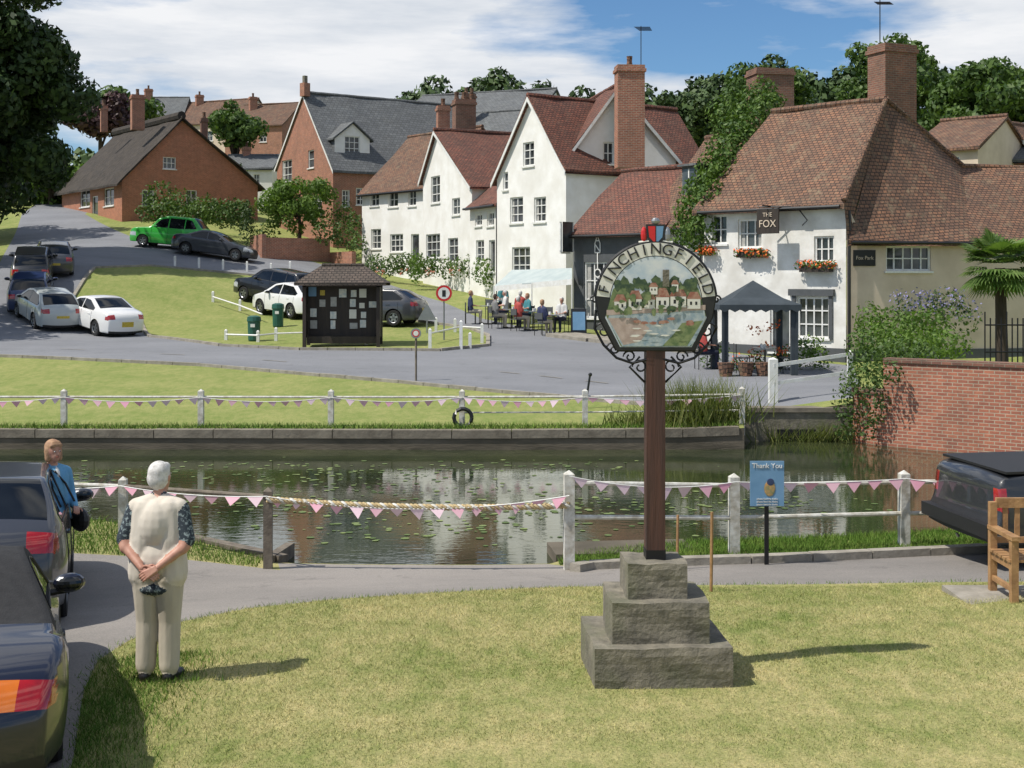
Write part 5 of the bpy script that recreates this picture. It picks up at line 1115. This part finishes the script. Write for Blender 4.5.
def sitter(p,rot,top_,hair,leg):
    caps=[]
    for s in(-1,1):
        caps+=[((s*.08,0,1.0),.1,(s*.09,0,.6),.12,top_),((s*.05,0,1.08),.06,(s*.16,0,1.03),.06,top_),((s*.18,0,1.02),.055,(s*.23,.05,.78),.048,top_),((s*.23,.05,.78),.042,(s*.13,.27,.74),.03,skin),((s*.09,0,.53),.11,(s*.11,.42,.52),.075,leg),((s*.11,.42,.52),.07,(s*.11,.40,.1),.05,leg),((s*.11,.38,.04),.04,(s*.11,.52,.035),.035,shoe)]
    caps+=[((0,0,1.08),.05,(0,.02,1.16),.045,skin)]
    hd=headcaps((0,.03,1.25),(0,1,0),hair)
    person('seated_customer',p,rot,caps,hd,[hand((-.13,.27,.74),(.5,.8,0),(0,0,-1),1,.3,skin),hand((.13,.27,.74),(-.5,.8,0),(0,0,-1),-1,.3,skin)],1,.026,0)
tops=[mat('red_top',(.4,.06,.05),None),mat('white_top',(.6,.6,.58),None),mat('navy_top',(.03,.04,.1),None),mat('teal_top',(.05,.22,.25),None),mat('grey_top',(.2,.2,.2),None),mat('pink_top',(.6,.3,.3),None)]
for i,(u,v) in enumerate(((488,324),(512,328),(533,330),(554,334),(500,318),(524,322))):
    p=gp(u,v); table(p)
    for j,a in enumerate((0.2+i*.3,math.pi+.1+i*.25)):
        q_=Vector((p.x+.72*math.cos(a),p.y+.72*math.sin(a),0)); q_.z=zt(q_.x,q_.y); rot=a+math.pi/2; chair(q_,rot)
        if (i+j)%3!=2 or i<2: sitter(q_,rot,tops[(i*2+j+1)%6],[whair,bhair,dhair][(i+j)%3],[dnav,trou][j])
p=Vector((X(703,39.5),39.5,0));p.z=zt(p.x,p.y); chair(p,-1.4); sitter(p,-1.4,tops[0],dhair,dnav)
p=Vector((X(718,40.3),40.3,0));p.z=zt(p.x,p.y); table(p)
p=Vector((X(765,38.4),38.4,0));p.z=zt(p.x,p.y); table(p); chair(p+Vector((.7,0,0)),1.57); chair(p+Vector((-.7,0,0)),-1.57)
mb=MB(); 
for u,v in ((735,366),(752,362),(716,362)):
    p=Vector((X(u,39.2)-.0,37.4,0));p.z=zt(p.x,p.y); mb.tube([p,p+Vector((0,0,.4))],[.18,.25],tile,10)
mb.obj('flower_pots')
mb=MB()
for k in range(9):
    x=X(985,30.5)+k*.13; mb.tube([(x,30.5,zt(x,30.5)),(x,30.5,Z(318,30.5)+ (.15 if k%4==0 else 0))],.018,iron,5)
for v in (325,352): mb.tube([(X(985,30.5),30.5,Z(v,30.5)),(X(985,30.5)+1.04,30.5,Z(v,30.5))],.02,iron,5)
mb.obj('iron_gate')

# ------------------------------------------------------------ sky, sun, camera
el=math.radians(56); sd=Vector((-.94,-.36,0)).normalized()*math.cos(el)+Vector((0,0,math.sin(el)))
w=bpy.data.worlds.new('World'); scene.world=w; w.use_nodes=True; nt=w.node_tree; bg=nt.nodes['Background']
sk=nt.nodes.new('ShaderNodeTexSky'); sk.sky_type='NISHITA'; sk.sun_disc=False; sk.sun_elevation=el; sk.sun_rotation=math.atan2(sd.x,sd.y); sk.dust_density=.3; sk.air_density=1.0
tc=nt.nodes.new('ShaderNodeTexCoord').outputs['Generated']
nz=noise(nt,3.0,10,tc,.56,(1,1,4.6)); nz2=noise(nt,1.5,4,tc,.5,(1,1,3.6))
ad=nt.nodes.new('ShaderNodeMath'); ad.operation='MULTIPLY_ADD'; L(nt,nz2,ad.inputs[0]); ad.inputs[1].default_value=.7; L(nt,nz,ad.inputs[2])
fac=ramp(nt,ad.outputs[0],.80,.93); cc=mixc(nt,ramp(nt,noise(nt,5,6,tc,.6,(1,1,6)),.38,.68),(8.2,8.3,8.5),(5.6,6.1,6.8))
blue=mixc(nt,1.0,sk.outputs[0],(.55,.78,1.0),'MULTIPLY')
L(nt,mixc(nt,fac,blue,cc),bg.inputs[0]); bg.inputs[1].default_value=.11
sl=bpy.data.lights.new('sun','SUN'); sl.energy=4.9; sl.angle=math.radians(.5); sl.color=(1,.95,.87); so=bpy.data.objects.new('sun',sl); so.rotation_euler=sd.to_track_quat('Z','Y').to_euler(); so.location=(-30,-10,40); COL.objects.link(so)
cd=bpy.data.cameras.new('camera'); cd.sensor_width=36; cd.lens=45; cd.shift_y=-104/1024; cd.clip_end=4000; cd.clip_start=.1; co=bpy.data.objects.new('camera',cd); co.location=(0,0,CH); co.rotation_euler=(math.radians(90),0,0); COL.objects.link(co); scene.camera=co
scene.view_settings.view_transform='Standard'; scene.view_settings.look='None'; scene.view_settings.exposure=0
